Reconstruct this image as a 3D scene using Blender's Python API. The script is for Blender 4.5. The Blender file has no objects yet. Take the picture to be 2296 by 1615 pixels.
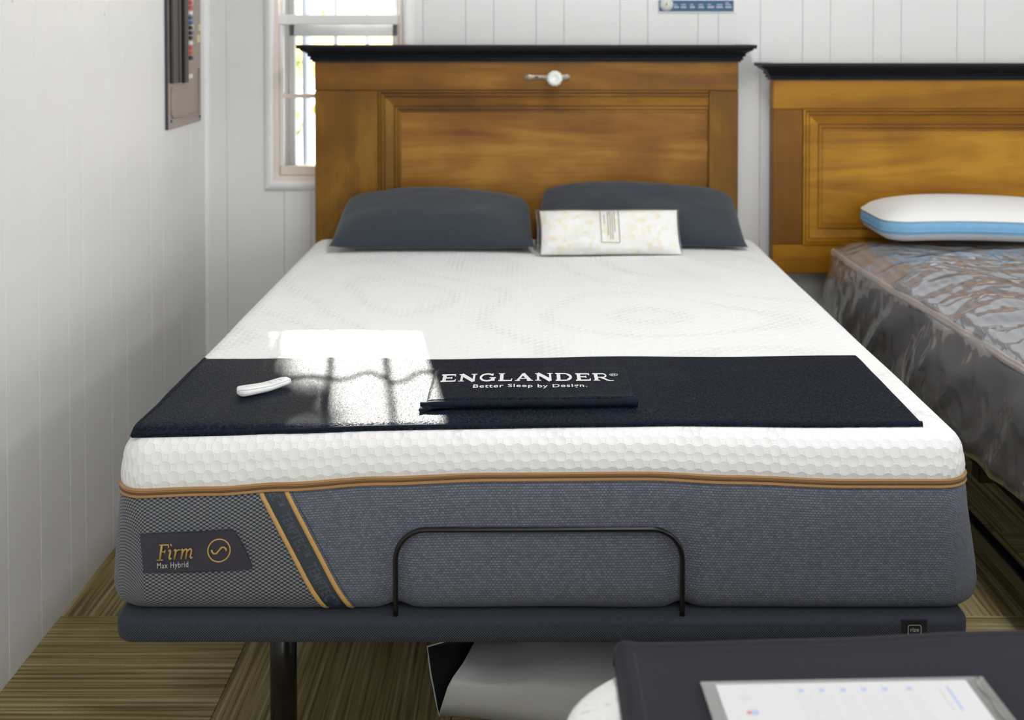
import bpy, bmesh, math, random
from mathutils import Vector, Matrix, noise

random.seed(7)
SC = bpy.context.scene
COL = SC.collection
PI = math.pi

# ------------------------------------------------------------------ camera
cd = bpy.data.cameras.new('camera')
cam = bpy.data.objects.new('camera', cd)
COL.objects.link(cam)
cam.location = (0, 0, 1.435)
cam.rotation_euler = (math.radians(88.5), 0, 0)
cd.sensor_width = 36.0
cd.lens = 2721 / 2296 * 36.0
cd.shift_x = -32 / 2296
cd.shift_y = -(807.5 - 136.25) / 2296
cd.clip_start = 0.05
cd.clip_end = 200
cd.dof.use_dof = True
cd.dof.focus_distance = 2.35
cd.dof.aperture_fstop = 4.2
SC.camera = cam

# ------------------------------------------------------------------ view
SC.view_settings.view_transform = 'Standard'
SC.view_settings.look = 'None'
SC.view_settings.exposure = 0.04
SC.view_settings.gamma = 1.0
SC.view_settings.use_curve_mapping = False

# ------------------------------------------------------------------ world, sun, big lights
w = bpy.data.worlds.new('world')
SC.world = w
w.use_nodes = True
nt = w.node_tree
nt.nodes.clear()
wo = nt.nodes.new('ShaderNodeOutputWorld')
wb = nt.nodes.new('ShaderNodeBackground')
sk = nt.nodes.new('ShaderNodeTexSky')
sk.sky_type = 'NISHITA'
sk.sun_disc = False
sk.sun_elevation = math.radians(28)
sk.sun_rotation = math.radians(-9)
sk.air_density = 1.2
sk.dust_density = 3.0
wb.inputs['Strength'].default_value = 0.36
nt.links.new(sk.outputs[0], wb.inputs['Color'])
nt.links.new(wb.outputs[0], wo.inputs[0])

SUN_DIR = Vector((0.150, -1.0, -0.525)).normalized()
sd = bpy.data.lights.new('sun', 'SUN')
sd.energy = 27.0
sd.angle = math.radians(0.53)
sd.color = (1.0, 0.95, 0.87)
sun = bpy.data.objects.new('sun', sd)
COL.objects.link(sun)
sun.rotation_euler = SUN_DIR.to_track_quat('-Z', 'Y').to_euler()
sun.location = (-3, 14, 8)


def area(name, loc, target, sx, sy, watts, col=(1, 1, 1)):
    l = bpy.data.lights.new(name, 'AREA')
    l.shape = 'RECTANGLE'
    l.size, l.size_y = sx, sy
    l.energy = watts
    l.color = col
    o = bpy.data.objects.new(name, l)
    COL.objects.link(o)
    o.location = loc
    o.rotation_euler = (Vector(target) - Vector(loc)).to_track_quat('-Z', 'Y').to_euler()
    return o


# unseen fill lights, added inside the closed front and right walls for daylight
area('front_fill_light', (2.0, -3.9, 1.15), (2.0, 0, 1.0), 5.4, 2.1, 104, (0.95, 0.98, 1.0))
area('right_fill_light', (5.9, 1.6, 1.55), (0, 1.6, 1.2), 4.4, 1.7, 46, (0.95, 0.98, 1.0))
LAMPS = [(0.5, 0.2), (0.5, 2.7), (3.3, 0.2), (3.3, 2.7), (0.5, -2.3), (3.3, -2.3)]
for i, (lx, ly) in enumerate(LAMPS):
    area('ceiling_lamp_light', (lx, ly, 2.665), (lx, ly, 0), 0.28, 1.16, 15.5, (0.97, 0.985, 1.0))


# ------------------------------------------------------------------ helpers
def link(o, parent=None):
    COL.objects.link(o)
    if parent is not None:
        o.parent = parent
        o.matrix_parent_inverse = parent.matrix_basis.inverted()
    return o


def mk(name, verts, faces, mat, parent=None, smooth=False, uv=None):
    me = bpy.data.meshes.new(name)
    me.from_pydata([tuple(v) for v in verts], [], faces)
    if uv is not None:
        lay = me.uv_layers.new(name='UVMap')
        for lp in me.loops:
            lay.data[lp.index].uv = uv[lp.vertex_index]
    if smooth:
        me.polygons.foreach_set('use_smooth', [True] * len(me.polygons))
    me.materials.append(mat)
    me.update()
    return link(bpy.data.objects.new(name, me), parent)


def from_bm(name, bm, mat, parent=None, smooth=False):
    bmesh.ops.recalc_face_normals(bm, faces=bm.faces)
    me = bpy.data.meshes.new(name)
    bm.to_mesh(me)
    bm.free()
    if smooth:
        me.polygons.foreach_set('use_smooth', [True] * len(me.polygons))
    me.materials.append(mat)
    return link(bpy.data.objects.new(name, me), parent)


def bm_box(bm, x0, x1, y0, y1, z0, z1, bev=0.0, seg=1):
    r = bmesh.ops.create_cube(bm, size=1.0)
    vs = r['verts']
    for v in vs:
        v.co = Vector(((x0 + x1) / 2 + v.co.x * (x1 - x0), (y0 + y1) / 2 + v.co.y * (y1 - y0), (z0 + z1) / 2 + v.co.z * (z1 - z0)))
    if bev > 0:
        es = list({e for v in vs for e in v.link_edges})
        bmesh.ops.bevel(bm, geom=es, offset=bev, segments=seg, affect='EDGES', profile=0.5)


def box(name, x0, x1, y0, y1, z0, z1, mat, parent=None, bev=0.0, seg=1, smooth=False):
    bm = bmesh.new()
    bm_box(bm, x0, x1, y0, y1, z0, z1, bev, seg)
    return from_bm(name, bm, mat, parent, smooth)


def empty(name, loc, label=None, cat=None, group=None, kind=None):
    o = bpy.data.objects.new(name, None)
    o.empty_display_size = 0.05
    o.location = loc
    COL.objects.link(o)
    tag(o, label, cat, group, kind)
    return o


def tag(o, label=None, cat=None, group=None, kind=None):
    if label: o['label'] = label
    if cat: o['category'] = cat
    if group: o['group'] = group
    if kind: o['kind'] = kind
    return o


def lerp_tab(tab, x):
    if x <= tab[0][0]: return tab[0][1]
    for (a, va), (b, vb) in zip(tab, tab[1:]):
        if x <= b:
            t = (x - a) / (b - a)
            t = t * t * (3 - 2 * t)
            return va + (vb - va) * t
    return tab[-1][1]


def lin_tab(tab, x):
    if x <= tab[0][0]: return tab[0][1]
    for (a, va), (b, vb) in zip(tab, tab[1:]):
        if x <= b:
            return va + (vb - va) * (x - a) / (b - a)
    return tab[-1][1]


def sstep(a, b, x):
    t = max(0.0, min(1.0, (x - a) / (b - a)))
    return t * t * (3 - 2 * t)


def rrect(x0, x1, y0, y1, r, ne, nc):
    """rounded rectangle; list of (x, y, nx, ny) counter-clockwise"""
    pts = []
    r = max(r, 0.0005)
    cs = [((x1 - r, y0 + r), -90), ((x1 - r, y1 - r), 0), ((x0 + r, y1 - r), 90), ((x0 + r, y0 + r), 180)]
    for i, ((cx, cy), a0) in enumerate(cs):
        for k in range(nc + 1):
            a = math.radians(a0 + 90 * k / nc)
            pts.append((cx + r * math.cos(a), cy + r * math.sin(a), math.cos(a), math.sin(a)))
        (dx, dy), b0 = cs[(i + 1) % 4]
        a = math.radians(a0 + 90)
        sx, sy = cx + r * math.cos(a), cy + r * math.sin(a)
        ex, ey = dx + r * math.cos(a), dy + r * math.sin(a)
        n = ne[i % len(ne)]
        for k in range(1, n):
            t = k / n
            pts.append((sx + (ex - sx) * t, sy + (ey - sy) * t, math.cos(a), math.sin(a)))
    return pts


def ringloft(name, rect, r, profile, mat, parent=None, ne=(4, 4, 4, 4), nc=6, cap0=False, cap1=False, deform=None, smooth=True, closed=False):
    """profile: list of (inset, z); swept round a rounded rectangle; metric uv unrolled from the top edge"""
    x0, x1, y0, y1 = rect
    V, F, UV = [], [], []
    s = 0.0
    ss = []
    for i, (ins, z) in enumerate(profile):
        if i: s += math.hypot(ins - profile[i - 1][0], z - profile[i - 1][1])
        ss.append(s)
    n = None
    for (ins, z), s in zip(profile, ss):
        ring = rrect(x0 + ins, x1 - ins, y0 + ins, y1 - ins, r - ins if r - ins > 0.004 else 0.004, ne, nc)
        n = len(ring)
        for (x, y, nx, ny) in ring:
            V.append(Vector((x, y, z)))
            ex = s - (profile[0][0] - ins)
            UV.append((x + nx * ex, y + ny * ex))
    m = len(profile)
    rng = m if closed else m - 1
    for j in range(rng):
        a, b = j * n, ((j + 1) % m) * n
        for k in range(n):
            k2 = (k + 1) % n
            F.append((a + k, a + k2, b + k2, b + k))
    if cap0: F.append(tuple(reversed(range(n))))
    if cap1: F.append(tuple(range((m - 1) * n, m * n)))
    if deform: V = [deform(v) for v in V]
    return mk(name, V, F, mat, parent, smooth, UV)


def tube(path, radii, n=10, flat=1.0, up=None, closed=False, cap=True):
    """verts, faces of a tube along path"""
    P = [Vector(p) for p in path]
    V, F = [], []
    m = len(P)
    prev = None
    for i, p in enumerate(P):
        if closed:
            t = (P[(i + 1) % m] - P[i - 1]).normalized()
        else:
            t = (P[min(i + 1, m - 1)] - P[max(i - 1, 0)]).normalized()
        if up is not None:
            a = Vector(up)
        elif prev is not None:
            a = prev
        else:
            a = Vector((0, 0, 1)) if abs(t.z) < 0.9 else Vector((1, 0, 0))
        a = (a - t * a.dot(t)).normalized()
        prev = a
        b = t.cross(a)
        r = radii[i] if isinstance(radii, (list, tuple)) else radii
        for k in range(n):
            an = 2 * PI * k / n
            V.append(p + a * (math.cos(an) * r * flat) + b * (math.sin(an) * r))
    for i in range(m if closed else m - 1):
        for k in range(n):
            k2 = (k + 1) % n
            i2 = (i + 1) % m
            F.append((i * n + k, i * n + k2, i2 * n + k2, i2 * n + k))
    if cap and not closed:
        F.append(tuple(reversed(range(n))))
        F.append(tuple(range((m - 1) * n, m * n)))
    return V, F


def tube_obj(name, path, radii, mat, parent=None, **kw):
    V, F = tube(path, radii, **kw)
    return mk(name, V, F, mat, parent, True)


def lathe(name, prof, center, axis, mat, parent=None, n=24, lobes=0, amp=0.0):
    """prof: (radius, height along axis)"""
    ax = Vector(axis).normalized()
    a = ax.orthogonal().normalized()
    b = ax.cross(a)
    c = Vector(center)
    V, F = [], []
    for r, h in prof:
        for k in range(n):
            an = 2 * PI * k / n
            rr = r * (1 + amp * math.cos(lobes * an))
            V.append(c + ax * h + a * math.cos(an) * rr + b * math.sin(an) * rr)
    for i in range(len(prof) - 1):
        for k in range(n):
            k2 = (k + 1) % n
            F.append((i * n + k, i * n + k2, (i + 1) * n + k2, (i + 1) * n + k))
    F.append(tuple(reversed(range(n))))
    F.append(tuple(range((len(prof) - 1) * n, len(prof) * n)))
    bm = bmesh.new()
    me = bpy.data.meshes.new('t')
    me.from_pydata([tuple(v) for v in V], [], F)
    bm.from_mesh(me)
    return from_bm(name, bm, mat, parent, True)


def text_mesh(s, size, align='LEFT', spacing=1.0, bold=0.0):
    c = bpy.data.curves.new('t', 'FONT')
    c.body = s
    c.size = size
    c.align_x = align
    c.space_character = spacing
    c.resolution_u = 4
    c.offset = bold * size
    o = bpy.data.objects.new('t', c)
    COL.objects.link(o)
    dg = bpy.context.evaluated_depsgraph_get()
    me = o.evaluated_get(dg).to_mesh()
    V = [(v.co.x, v.co.y) for v in me.vertices]
    F = [tuple(p.vertices) for p in me.polygons]
    o.evaluated_get(dg).to_mesh_clear()
    bpy.data.objects.remove(o)
    bpy.data.curves.remove(c)
    return V, F


def stroke(pts, wd, V, F, w2=None):
    """flat ribbon along 2-D points"""
    n = len(pts)
    base = len(V)
    for i, (x, y) in enumerate(pts):
        x0, y0 = pts[max(i - 1, 0)]
        x1, y1 = pts[min(i + 1, n - 1)]
        dx, dy = x1 - x0, y1 - y0
        l = math.hypot(dx, dy) or 1
        ww = wd if w2 is None else wd + (w2 - wd) * i / (n - 1)
        nx, ny = -dy / l * ww / 2, dx / l * ww / 2
        V += [(x + nx, y + ny), (x - nx, y - ny)]
    for i in range(n - 1):
        a = base + 2 * i
        F.append((a, a + 1, a + 3, a + 2))


def arc(cx, cy, rx, ry, a0, a1, n=12):
    return [(cx + rx * math.cos(math.radians(a0 + (a1 - a0) * k / n)), cy + ry * math.sin(math.radians(a0 + (a1 - a0) * k / n))) for k in range(n + 1)]


# ------------------------------------------------------------------ materials
def newmat(name):
    m = bpy.data.materials.new(name)
    m.use_nodes = True
    N = m.node_tree
    b = N.nodes['Principled BSDF']
    return m, N, b


def nd(N, typ, **kw):
    n = N.nodes.new('ShaderNode' + typ)
    for k, v in kw.items():
        if hasattr(n, k):
            setattr(n, k, v)
        else:
            n.inputs[k].default_value = v
    return n


def flat(name, col, rough=0.5, metal=0.0, spec=0.5, sheen=0.0, nscale=0, namp=0.15, bump=0.0, bscale=300, coat=0.0):
    m, N, b = newmat(name)
    b.inputs['Base Color'].default_value = (*col, 1)
    b.inputs['Roughness'].default_value = rough
    b.inputs['Metallic'].default_value = metal
    b.inputs['Specular IOR Level'].default_value = spec
    b.inputs['Sheen Weight'].default_value = sheen
    b.inputs['Coat Weight'].default_value = coat
    tc = nd(N, 'TexCoord')
    if nscale:
        t = nd(N, 'TexNoise')
        t.inputs['Scale'].default_value = nscale
        t.inputs['Detail'].default_value = 4
        N.links.new(tc.outputs['Object'], t.inputs['Vector'])
        r = nd(N, 'MapRange')
        r.inputs['To Min'].default_value = 1 - namp
        r.inputs['To Max'].default_value = 1 + namp
        N.links.new(t.outputs['Fac'], r.inputs['Value'])
        mx = nd(N, 'VectorMath', operation='SCALE')
        mx.inputs[0].default_value = col
        N.links.new(r.outputs[0], mx.inputs['Scale'])
        N.links.new(mx.outputs[0], b.inputs['Base Color'])
    if bump:
        t2 = nd(N, 'TexNoise')
        t2.inputs['Scale'].default_value = bscale
        t2.inputs['Detail'].default_value = 2
        N.links.new(tc.outputs['Object'], t2.inputs['Vector'])
        bp = nd(N, 'Bump')
        bp.inputs['Strength'].default_value = bump
        bp.inputs['Distance'].default_value = 0.001
        N.links.new(t2.outputs['Fac'], bp.inputs['Height'])
        N.links.new(bp.outputs[0], b.inputs['Normal'])
    return m


def wood(name, c1, c2, c3, axis='X', scale=1.0, rough=0.42, seed=0.0, contrast=1.0):
    """stained timber; grain runs along axis"""
    m, N, b = newmat(name)
    tc = nd(N, 'TexCoord')
    mp = nd(N, 'Mapping')
    sc = {'X': (0.8, 5, 7), 'Z': (4.0, 5, 1.4)}[axis]
    mp.inputs['Rotation'].default_value = (0, math.radians(3.5), 0)
    mp.inputs['Scale'].default_value = tuple(v * scale for v in sc)
    mp.inputs['Location'].default_value = (seed, seed * 0.37, seed * 1.7)
    N.links.new(tc.outputs['Object'], mp.inputs['Vector'])
    n1 = nd(N, 'TexNoise')
    n1.inputs['Scale'].default_value = 1.0
    n1.inputs['Detail'].default_value = 5
    n1.inputs['Distortion'].default_value = 1.3
    N.links.new(mp.outputs[0], n1.inputs['Vector'])
    mp2 = nd(N, 'Mapping')
    sc2 = {'X': (6, 40, 140), 'Z': (140, 40, 6)}[axis]
    mp2.inputs['Scale'].default_value = sc2
    N.links.new(tc.outputs['Object'], mp2.inputs['Vector'])
    n2 = nd(N, 'TexNoise')
    n2.inputs['Scale'].default_value = 1.0
    n2.inputs['Detail'].default_value = 3
    N.links.new(mp2.outputs[0], n2.inputs['Vector'])
    n3 = nd(N, 'TexNoise')
    n3.inputs['Scale'].default_value = 5.0
    n3.inputs['Detail'].default_value = 3
    N.links.new(tc.outputs['Object'], n3.inputs['Vector'])
    a = nd(N, 'Math', operation='MULTIPLY_ADD')
    a.inputs[1].default_value = 0.22
    N.links.new(n2.outputs['Fac'], a.inputs[0])
    N.links.new(n1.outputs['Fac'], a.inputs[2])
    a2 = nd(N, 'Math', operation='MULTIPLY_ADD')
    a2.inputs[1].default_value = 0.5
    N.links.new(n3.outputs['Fac'], a2.inputs[0])
    N.links.new(a.outputs[0], a2.inputs[2])
    r = nd(N, 'ValToRGB')
    r.color_ramp.elements[0].position = 0.86 - 0.2 * contrast
    r.color_ramp.elements[0].color = (*c1, 1)
    r.color_ramp.elements[1].position = 0.86 + 0.2 * contrast
    r.color_ramp.elements[1].color = (*c3, 1)
    e = r.color_ramp.elements.new(0.86)
    e.color = (*c2, 1)
    N.links.new(a2.outputs[0], r.inputs['Fac'])
    N.links.new(r.outputs['Color'], b.inputs['Base Color'])
    b.inputs['Roughness'].default_value = rough
    b.inputs['Specular IOR Level'].default_value = 0.25
    bp = nd(N, 'Bump')
    bp.inputs['Strength'].default_value = 0.12
    bp.inputs['Distance'].default_value = 0.001
    N.links.new(n2.outputs['Fac'], bp.inputs['Height'])
    N.links.new(bp.outputs[0], b.inputs['Normal'])
    return m


def weave(name, ca, cb, su, sv, rough=0.8, sheen=0.0, spec=0.3, bump=0.5, dist=0.0006, coord='Object', var=0.25):
    """plain woven cloth: two crossed sine bands plus slubs"""
    m, N, b = newmat(name)
    tc = nd(N, 'TexCoord')
    sp = nd(N, 'SeparateXYZ')
    N.links.new(tc.outputs[coord], sp.inputs[0])

    def wv(out, f):
        k = nd(N, 'Math', operation='MULTIPLY')
        k.inputs[1].default_value = f
        N.links.new(sp.outputs[out], k.inputs[0])
        s = nd(N, 'Math', operation='SINE')
        N.links.new(k.outputs[0], s.inputs[0])
        return s
    a = wv(0, 2 * PI / su)
    if coord == 'UV':
        c = wv(1, 2 * PI / sv)
    else:
        add = nd(N, 'Math', operation='ADD')
        N.links.new(sp.outputs[1], add.inputs[0])
        N.links.new(sp.outputs[2], add.inputs[1])
        k = nd(N, 'Math', operation='MULTIPLY')
        k.inputs[1].default_value = 2 * PI / sv
        N.links.new(add.outputs[0], k.inputs[0])
        c = nd(N, 'Math', operation='SINE')
        N.links.new(k.outputs[0], c.inputs[0])
    mu = nd(N, 'Math', operation='MULTIPLY')
    N.links.new(a.outputs[0], mu.inputs[0])
    N.links.new(c.outputs[0], mu.inputs[1])
    mr = nd(N, 'MapRange')
    mr.inputs['From Min'].default_value = -1
    mr.inputs['From Max'].default_value = 1
    N.links.new(mu.outputs[0], mr.inputs['Value'])
    mp = nd(N, 'Mapping')
    mp.inputs['Scale'].default_value = (330, 110, 110)
    N.links.new(tc.outputs[coord], mp.inputs['Vector'])
    ns = nd(N, 'TexNoise')
    ns.inputs['Scale'].default_value = 1
    ns.inputs['Detail'].default_value = 3
    N.links.new(mp.outputs[0], ns.inputs['Vector'])
    mix = nd(N, 'MixRGB')
    mix.inputs['Color1'].default_value = (*ca, 1)
    mix.inputs['Color2'].default_value = (*cb, 1)
    N.links.new(mr.outputs[0], mix.inputs['Fac'])
    m2 = nd(N, 'VectorMath', operation='SCALE')
    r2 = nd(N, 'MapRange')
    r2.inputs['To Min'].default_value = 1 - var
    r2.inputs['To Max'].default_value = 1 + var
    N.links.new(ns.outputs['Fac'], r2.inputs['Value'])
    N.links.new(mix.outputs[0], m2.inputs[0])
    N.links.new(r2.outputs[0], m2.inputs['Scale'])
    N.links.new(m2.outputs[0], b.inputs['Base Color'])
    b.inputs['Roughness'].default_value = rough
    b.inputs['Specular IOR Level'].default_value = spec
    b.inputs['Sheen Weight'].default_value = sheen
    hh = nd(N, 'Math', operation='MULTIPLY_ADD')
    hh.inputs[1].default_value = 0.8
    N.links.new(ns.outputs['Fac'], hh.inputs[0])
    N.links.new(mr.outputs[0], hh.inputs[2])
    bp = nd(N, 'Bump')
    bp.inputs['Strength'].default_value = bump
    bp.inputs['Distance'].default_value = dist
    N.links.new(hh.outputs[0], bp.inputs['Height'])
    N.links.new(bp.outputs[0], b.inputs['Normal'])
    return m


def quilt(name, col):
    """white knit ticking with round raised cells in a diagonal lattice, bolder on the border than on the top"""
    m, N, b = newmat(name)
    tc = nd(N, 'TexCoord')
    mp = nd(N, 'Mapping')
    mp.inputs['Rotation'].default_value = (0, 0, math.radians(45))
    mp.inputs['Scale'].default_value = (1 / 0.0215, 1 / 0.0215, 1)
    N.links.new(tc.outputs['UV'], mp.inputs['Vector'])
    vo = nd(N, 'TexVoronoi', voronoi_dimensions='2D', feature='F1')
    vo.inputs['Scale'].default_value = 1.0
    vo.inputs['Randomness'].default_value = 0.0
    N.links.new(mp.outputs[0], vo.inputs['Vector'])
    dome = nd(N, 'MapRange', interpolation_type='SMOOTHSTEP')
    dome.inputs['From Min'].default_value = 0.47
    dome.inputs['From Max'].default_value = 0.05
    dome.inputs['To Min'].default_value = 0.40
    dome.inputs['To Max'].default_value = 1.0
    N.links.new(vo.outputs['Distance'], dome.inputs['Value'])
    # thin stitched groove round each cell
    g = nd(N, 'Math', operation='SUBTRACT')
    g.inputs[1].default_value = 0.47
    N.links.new(vo.outputs['Distance'], g.inputs[0])
    ga = nd(N, 'Math', operation='ABSOLUTE')
    N.links.new(g.outputs[0], ga.inputs[0])
    gr = nd(N, 'MapRange', interpolation_type='SMOOTHSTEP')
    gr.inputs['From Min'].default_value = 0.0
    gr.inputs['From Max'].default_value = 0.10
    gr.inputs['To Min'].default_value = -0.26
    gr.inputs['To Max'].default_value = 0.0
    N.links.new(ga.outputs[0], gr.inputs['Value'])
    h = nd(N, 'Math', operation='ADD')
    N.links.new(dome.outputs[0], h.inputs[0])
    N.links.new(gr.outputs[0], h.inputs[1])
    # scrolling swirls woven in the top: the lattice fades in and out
    sw = nd(N, 'TexNoise', noise_dimensions='2D')
    sw.inputs['Scale'].default_value = 1.6
    sw.inputs['Detail'].default_value = 0
    N.links.new(tc.outputs['UV'], sw.inputs['Vector'])
    sm = nd(N, 'Math', operation='MULTIPLY')
    sm.inputs[1].default_value = 34
    N.links.new(sw.outputs['Fac'], sm.inputs[0])
    ss = nd(N, 'Math', operation='SINE')
    N.links.new(sm.outputs[0], ss.inputs[0])
    sr = nd(N, 'MapRange', interpolation_type='SMOOTHSTEP')
    sr.inputs['From Min'].default_value = 0.5
    sr.inputs['From Max'].default_value = 1.0
    sr.inputs['To Min'].default_value = 0.8
    sr.inputs['To Max'].default_value = 1.9
    N.links.new(ss.outputs[0], sr.inputs['Value'])
    ge = nd(N, 'NewGeometry')
    sp = nd(N, 'SeparateXYZ')
    N.links.new(ge.outputs['Position'], sp.inputs[0])
    side = nd(N, 'MapRange')
    side.inputs['From Min'].default_value = 0.700
    side.inputs['From Max'].default_value = 0.717
    side.inputs['To Min'].default_value = 1
    side.inputs['To Max'].default_value = 0
    N.links.new(sp.outputs['Z'], side.inputs['Value'])
    mxs = nd(N, 'MixRGB')
    mxs.inputs['Color2'].default_value = (1, 1, 1, 1)
    N.links.new(side.outputs[0], mxs.inputs['Fac'])
    N.links.new(sr.outputs[0], mxs.inputs['Color1'])
    hm = nd(N, 'Math', operation='MULTIPLY')
    N.links.new(h.outputs[0], hm.inputs[0])
    N.links.new(mxs.outputs[0], hm.inputs[1])
    bp = nd(N, 'Bump')
    bp.inputs['Strength'].default_value = 0.75
    bp.inputs['Distance'].default_value = 0.0028
    N.links.new(hm.outputs[0], bp.inputs['Height'])
    N.links.new(bp.outputs[0], b.inputs['Normal'])
    b.inputs['Base Color'].default_value = (*col, 1)
    b.inputs['Roughness'].default_value = 0.75
    b.inputs['Specular IOR Level'].default_value = 0.25
    b.inputs['Sheen Weight'].default_value = 0.08
    return m


def border_mesh(name):
    """grey spacer-mesh border: dark honeycomb panel left of the slanted ribbon, blue-grey brick knit right of it"""
    m, N, b = newmat(name)
    tc = nd(N, 'TexCoord')
    br = nd(N, 'TexBrick')
    br.inputs['Color1'].default_value = (0.112, 0.125, 0.162, 1)
    br.inputs['Color2'].default_value = (0.172, 0.187, 0.228, 1)
    br.inputs['Mortar'].default_value = (0.050, 0.056, 0.082, 1)
    br.inputs['Scale'].default_value = 1.0
    br.inputs['Mortar Size'].default_value = 0.00085
    br.inputs['Mortar Smooth'].default_value = 1.0
    br.inputs['Brick Width'].default_value = 0.0064
    br.inputs['Row Height'].default_value = 0.0043
    N.links.new(tc.outputs['UV'], br.inputs['Vector'])
    mp = nd(N, 'Mapping')
    mp.inputs['Scale'].default_value = (1 / 0.0078, 1 / 0.0078, 1)
    mp.vector_type = 'POINT'
    # stretch vertically then turn by 45 degrees
    st = nd(N, 'Mapping')
    st.inputs['Scale'].default_value = (1.0, 1.55, 1)
    N.links.new(tc.outputs['UV'], st.inputs['Vector'])
    rt = nd(N, 'Mapping')
    rt.inputs['Rotation'].default_value = (0, 0, math.radians(45))
    N.links.new(st.outputs[0], rt.inputs['Vector'])
    N.links.new(rt.outputs[0], mp.inputs['Vector'])
    vo = nd(N, 'TexVoronoi', voronoi_dimensions='2D', feature='F1')
    vo.inputs['Scale'].default_value = 1.0
    vo.inputs['Randomness'].default_value = 0.0
    N.links.new(mp.outputs[0], vo.inputs['Vector'])
    hc = nd(N, 'MapRange', interpolation_type='SMOOTHSTEP')
    hc.inputs['From Min'].default_value = 0.50
    hc.inputs['From Max'].default_value = 0.32
    N.links.new(vo.outputs['Distance'], hc.inputs['Value'])
    cm = nd(N, 'MixRGB')
    cm.inputs['Color1'].default_value = (0.014, 0.016, 0.022, 1)
    cm.inputs['Color2'].default_value = (0.205, 0.215, 0.23, 1)
    N.links.new(hc.outputs[0], cm.inputs['Fac'])
    ge = nd(N, 'NewGeometry')
    sp = nd(N, 'SeparateXYZ')
    N.links.new(ge.outputs['Position'], sp.inputs[0])
    k = nd(N, 'Math', operation='MULTIPLY_ADD')       # x + 0.56 z
    k.inputs[1].default_value = 0.56
    N.links.new(sp.outputs['Z'], k.inputs[0])
    N.links.new(sp.outputs['X'], k.inputs[2])
    gt = nd(N, 'Math', operation='GREATER_THAN')
    gt.inputs[1].default_value = -0.4505 + 0.56 * 0.632
    N.links.new(k.outputs[0], gt.inputs[0])
    mx = nd(N, 'MixRGB')
    N.links.new(gt.outputs[0], mx.inputs['Fac'])
    N.links.new(cm.outputs[0], mx.inputs['Color1'])
    N.links.new(br.outputs['Color'], mx.inputs['Color2'])
    N.links.new(mx.outputs[0], b.inputs['Base Color'])
    inv = nd(N, 'Math', operation='SUBTRACT')
    inv.inputs[0].default_value = 1.0
    N.links.new(br.outputs['Fac'], inv.inputs[1])
    hx = nd(N, 'MixRGB')
    N.links.new(gt.outputs[0], hx.inputs['Fac'])
    N.links.new(hc.outputs[0], hx.inputs['Color1'])
    N.links.new(inv.outputs[0], hx.inputs['Color2'])
    bp = nd(N, 'Bump')
    bp.inputs['Strength'].default_value = 0.6
    bp.inputs['Distance'].default_value = 0.0009
    N.links.new(hx.outputs[0], bp.inputs['Height'])
    N.links.new(bp.outputs[0], b.inputs['Normal'])
    b.inputs['Roughness'].default_value = 0.62
    b.inputs['Specular IOR Level'].default_value = 0.4
    b.inputs['Sheen Weight'].default_value = 0.15
    return m


def carpet(name):
    m, N, b = newmat(name)
    tc = nd(N, 'TexCoord')
    oi = nd(N, 'ObjectInfo')
    of = nd(N, 'VectorMath', operation='SCALE')
    of.inputs[0].default_value = (13, 7, 3)
    N.links.new(oi.outputs['Random'], of.inputs['Scale'])
    ad = nd(N, 'VectorMath', operation='ADD')
    N.links.new(tc.outputs['Object'], ad.inputs[0])
    N.links.new(of.outputs[0], ad.inputs[1])

    def strip(sx, sy, det):
        mp = nd(N, 'Mapping')
        mp.inputs['Scale'].default_value = (sx, sy, 1)
        N.links.new(ad.outputs[0], mp.inputs['Vector'])
        t = nd(N, 'TexNoise', noise_dimensions='2D')
        t.inputs['Scale'].default_value = 1
        t.inputs['Detail'].default_value = det
        N.links.new(mp.outputs[0], t.inputs['Vector'])
        return t
    a = strip(105, 1.6, 2)
    c = strip(9, 3.0, 2)
    f = strip(380, 260, 1)
    r1 = nd(N, 'ValToRGB')
    el = r1.color_ramp.elements
    el[0].position, el[0].color = 0.34, (0.192, 0.143, 0.075, 1)
    el[1].position, el[1].color = 0.70, (0.474, 0.397, 0.254, 1)
    e = el.new(0.47); e.color = (0.320, 0.256, 0.101, 1)
    e = el.new(0.57); e.color = (0.346, 0.288, 0.137, 1)
    mxa = nd(N, 'Math', operation='MULTIPLY_ADD')
    mxa.inputs[1].default_value = 0.35
    N.links.new(c.outputs['Fac'], mxa.inputs[0])
    sub = nd(N, 'Math', operation='SUBTRACT')
    sub.inputs[1].default_value = 0.175
    N.links.new(a.outputs['Fac'], sub.inputs[0])
    N.links.new(sub.outputs[0], mxa.inputs[2])
    N.links.new(mxa.outputs[0], r1.inputs['Fac'])
    sc = nd(N, 'VectorMath', operation='SCALE')
    mr = nd(N, 'MapRange')
    mr.inputs['To Min'].default_value = 0.75
    mr.inputs['To Max'].default_value = 1.25
    N.links.new(f.outputs['Fac'], mr.inputs['Value'])
    N.links.new(r1.outputs['Color'], sc.inputs[0])
    N.links.new(mr.outputs[0], sc.inputs['Scale'])
    N.links.new(sc.outputs[0], b.inputs['Base Color'])
    b.inputs['Roughness'].default_value = 0.95
    b.inputs['Specular IOR Level'].default_value = 0.1
    bp = nd(N, 'Bump')
    bp.inputs['Strength'].default_value = 0.5
    bp.inputs['Distance'].default_value = 0.002
    N.links.new(a.outputs['Fac'], bp.inputs['Height'])
    N.links.new(bp.outputs[0], b.inputs['Normal'])
    return m


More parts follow.
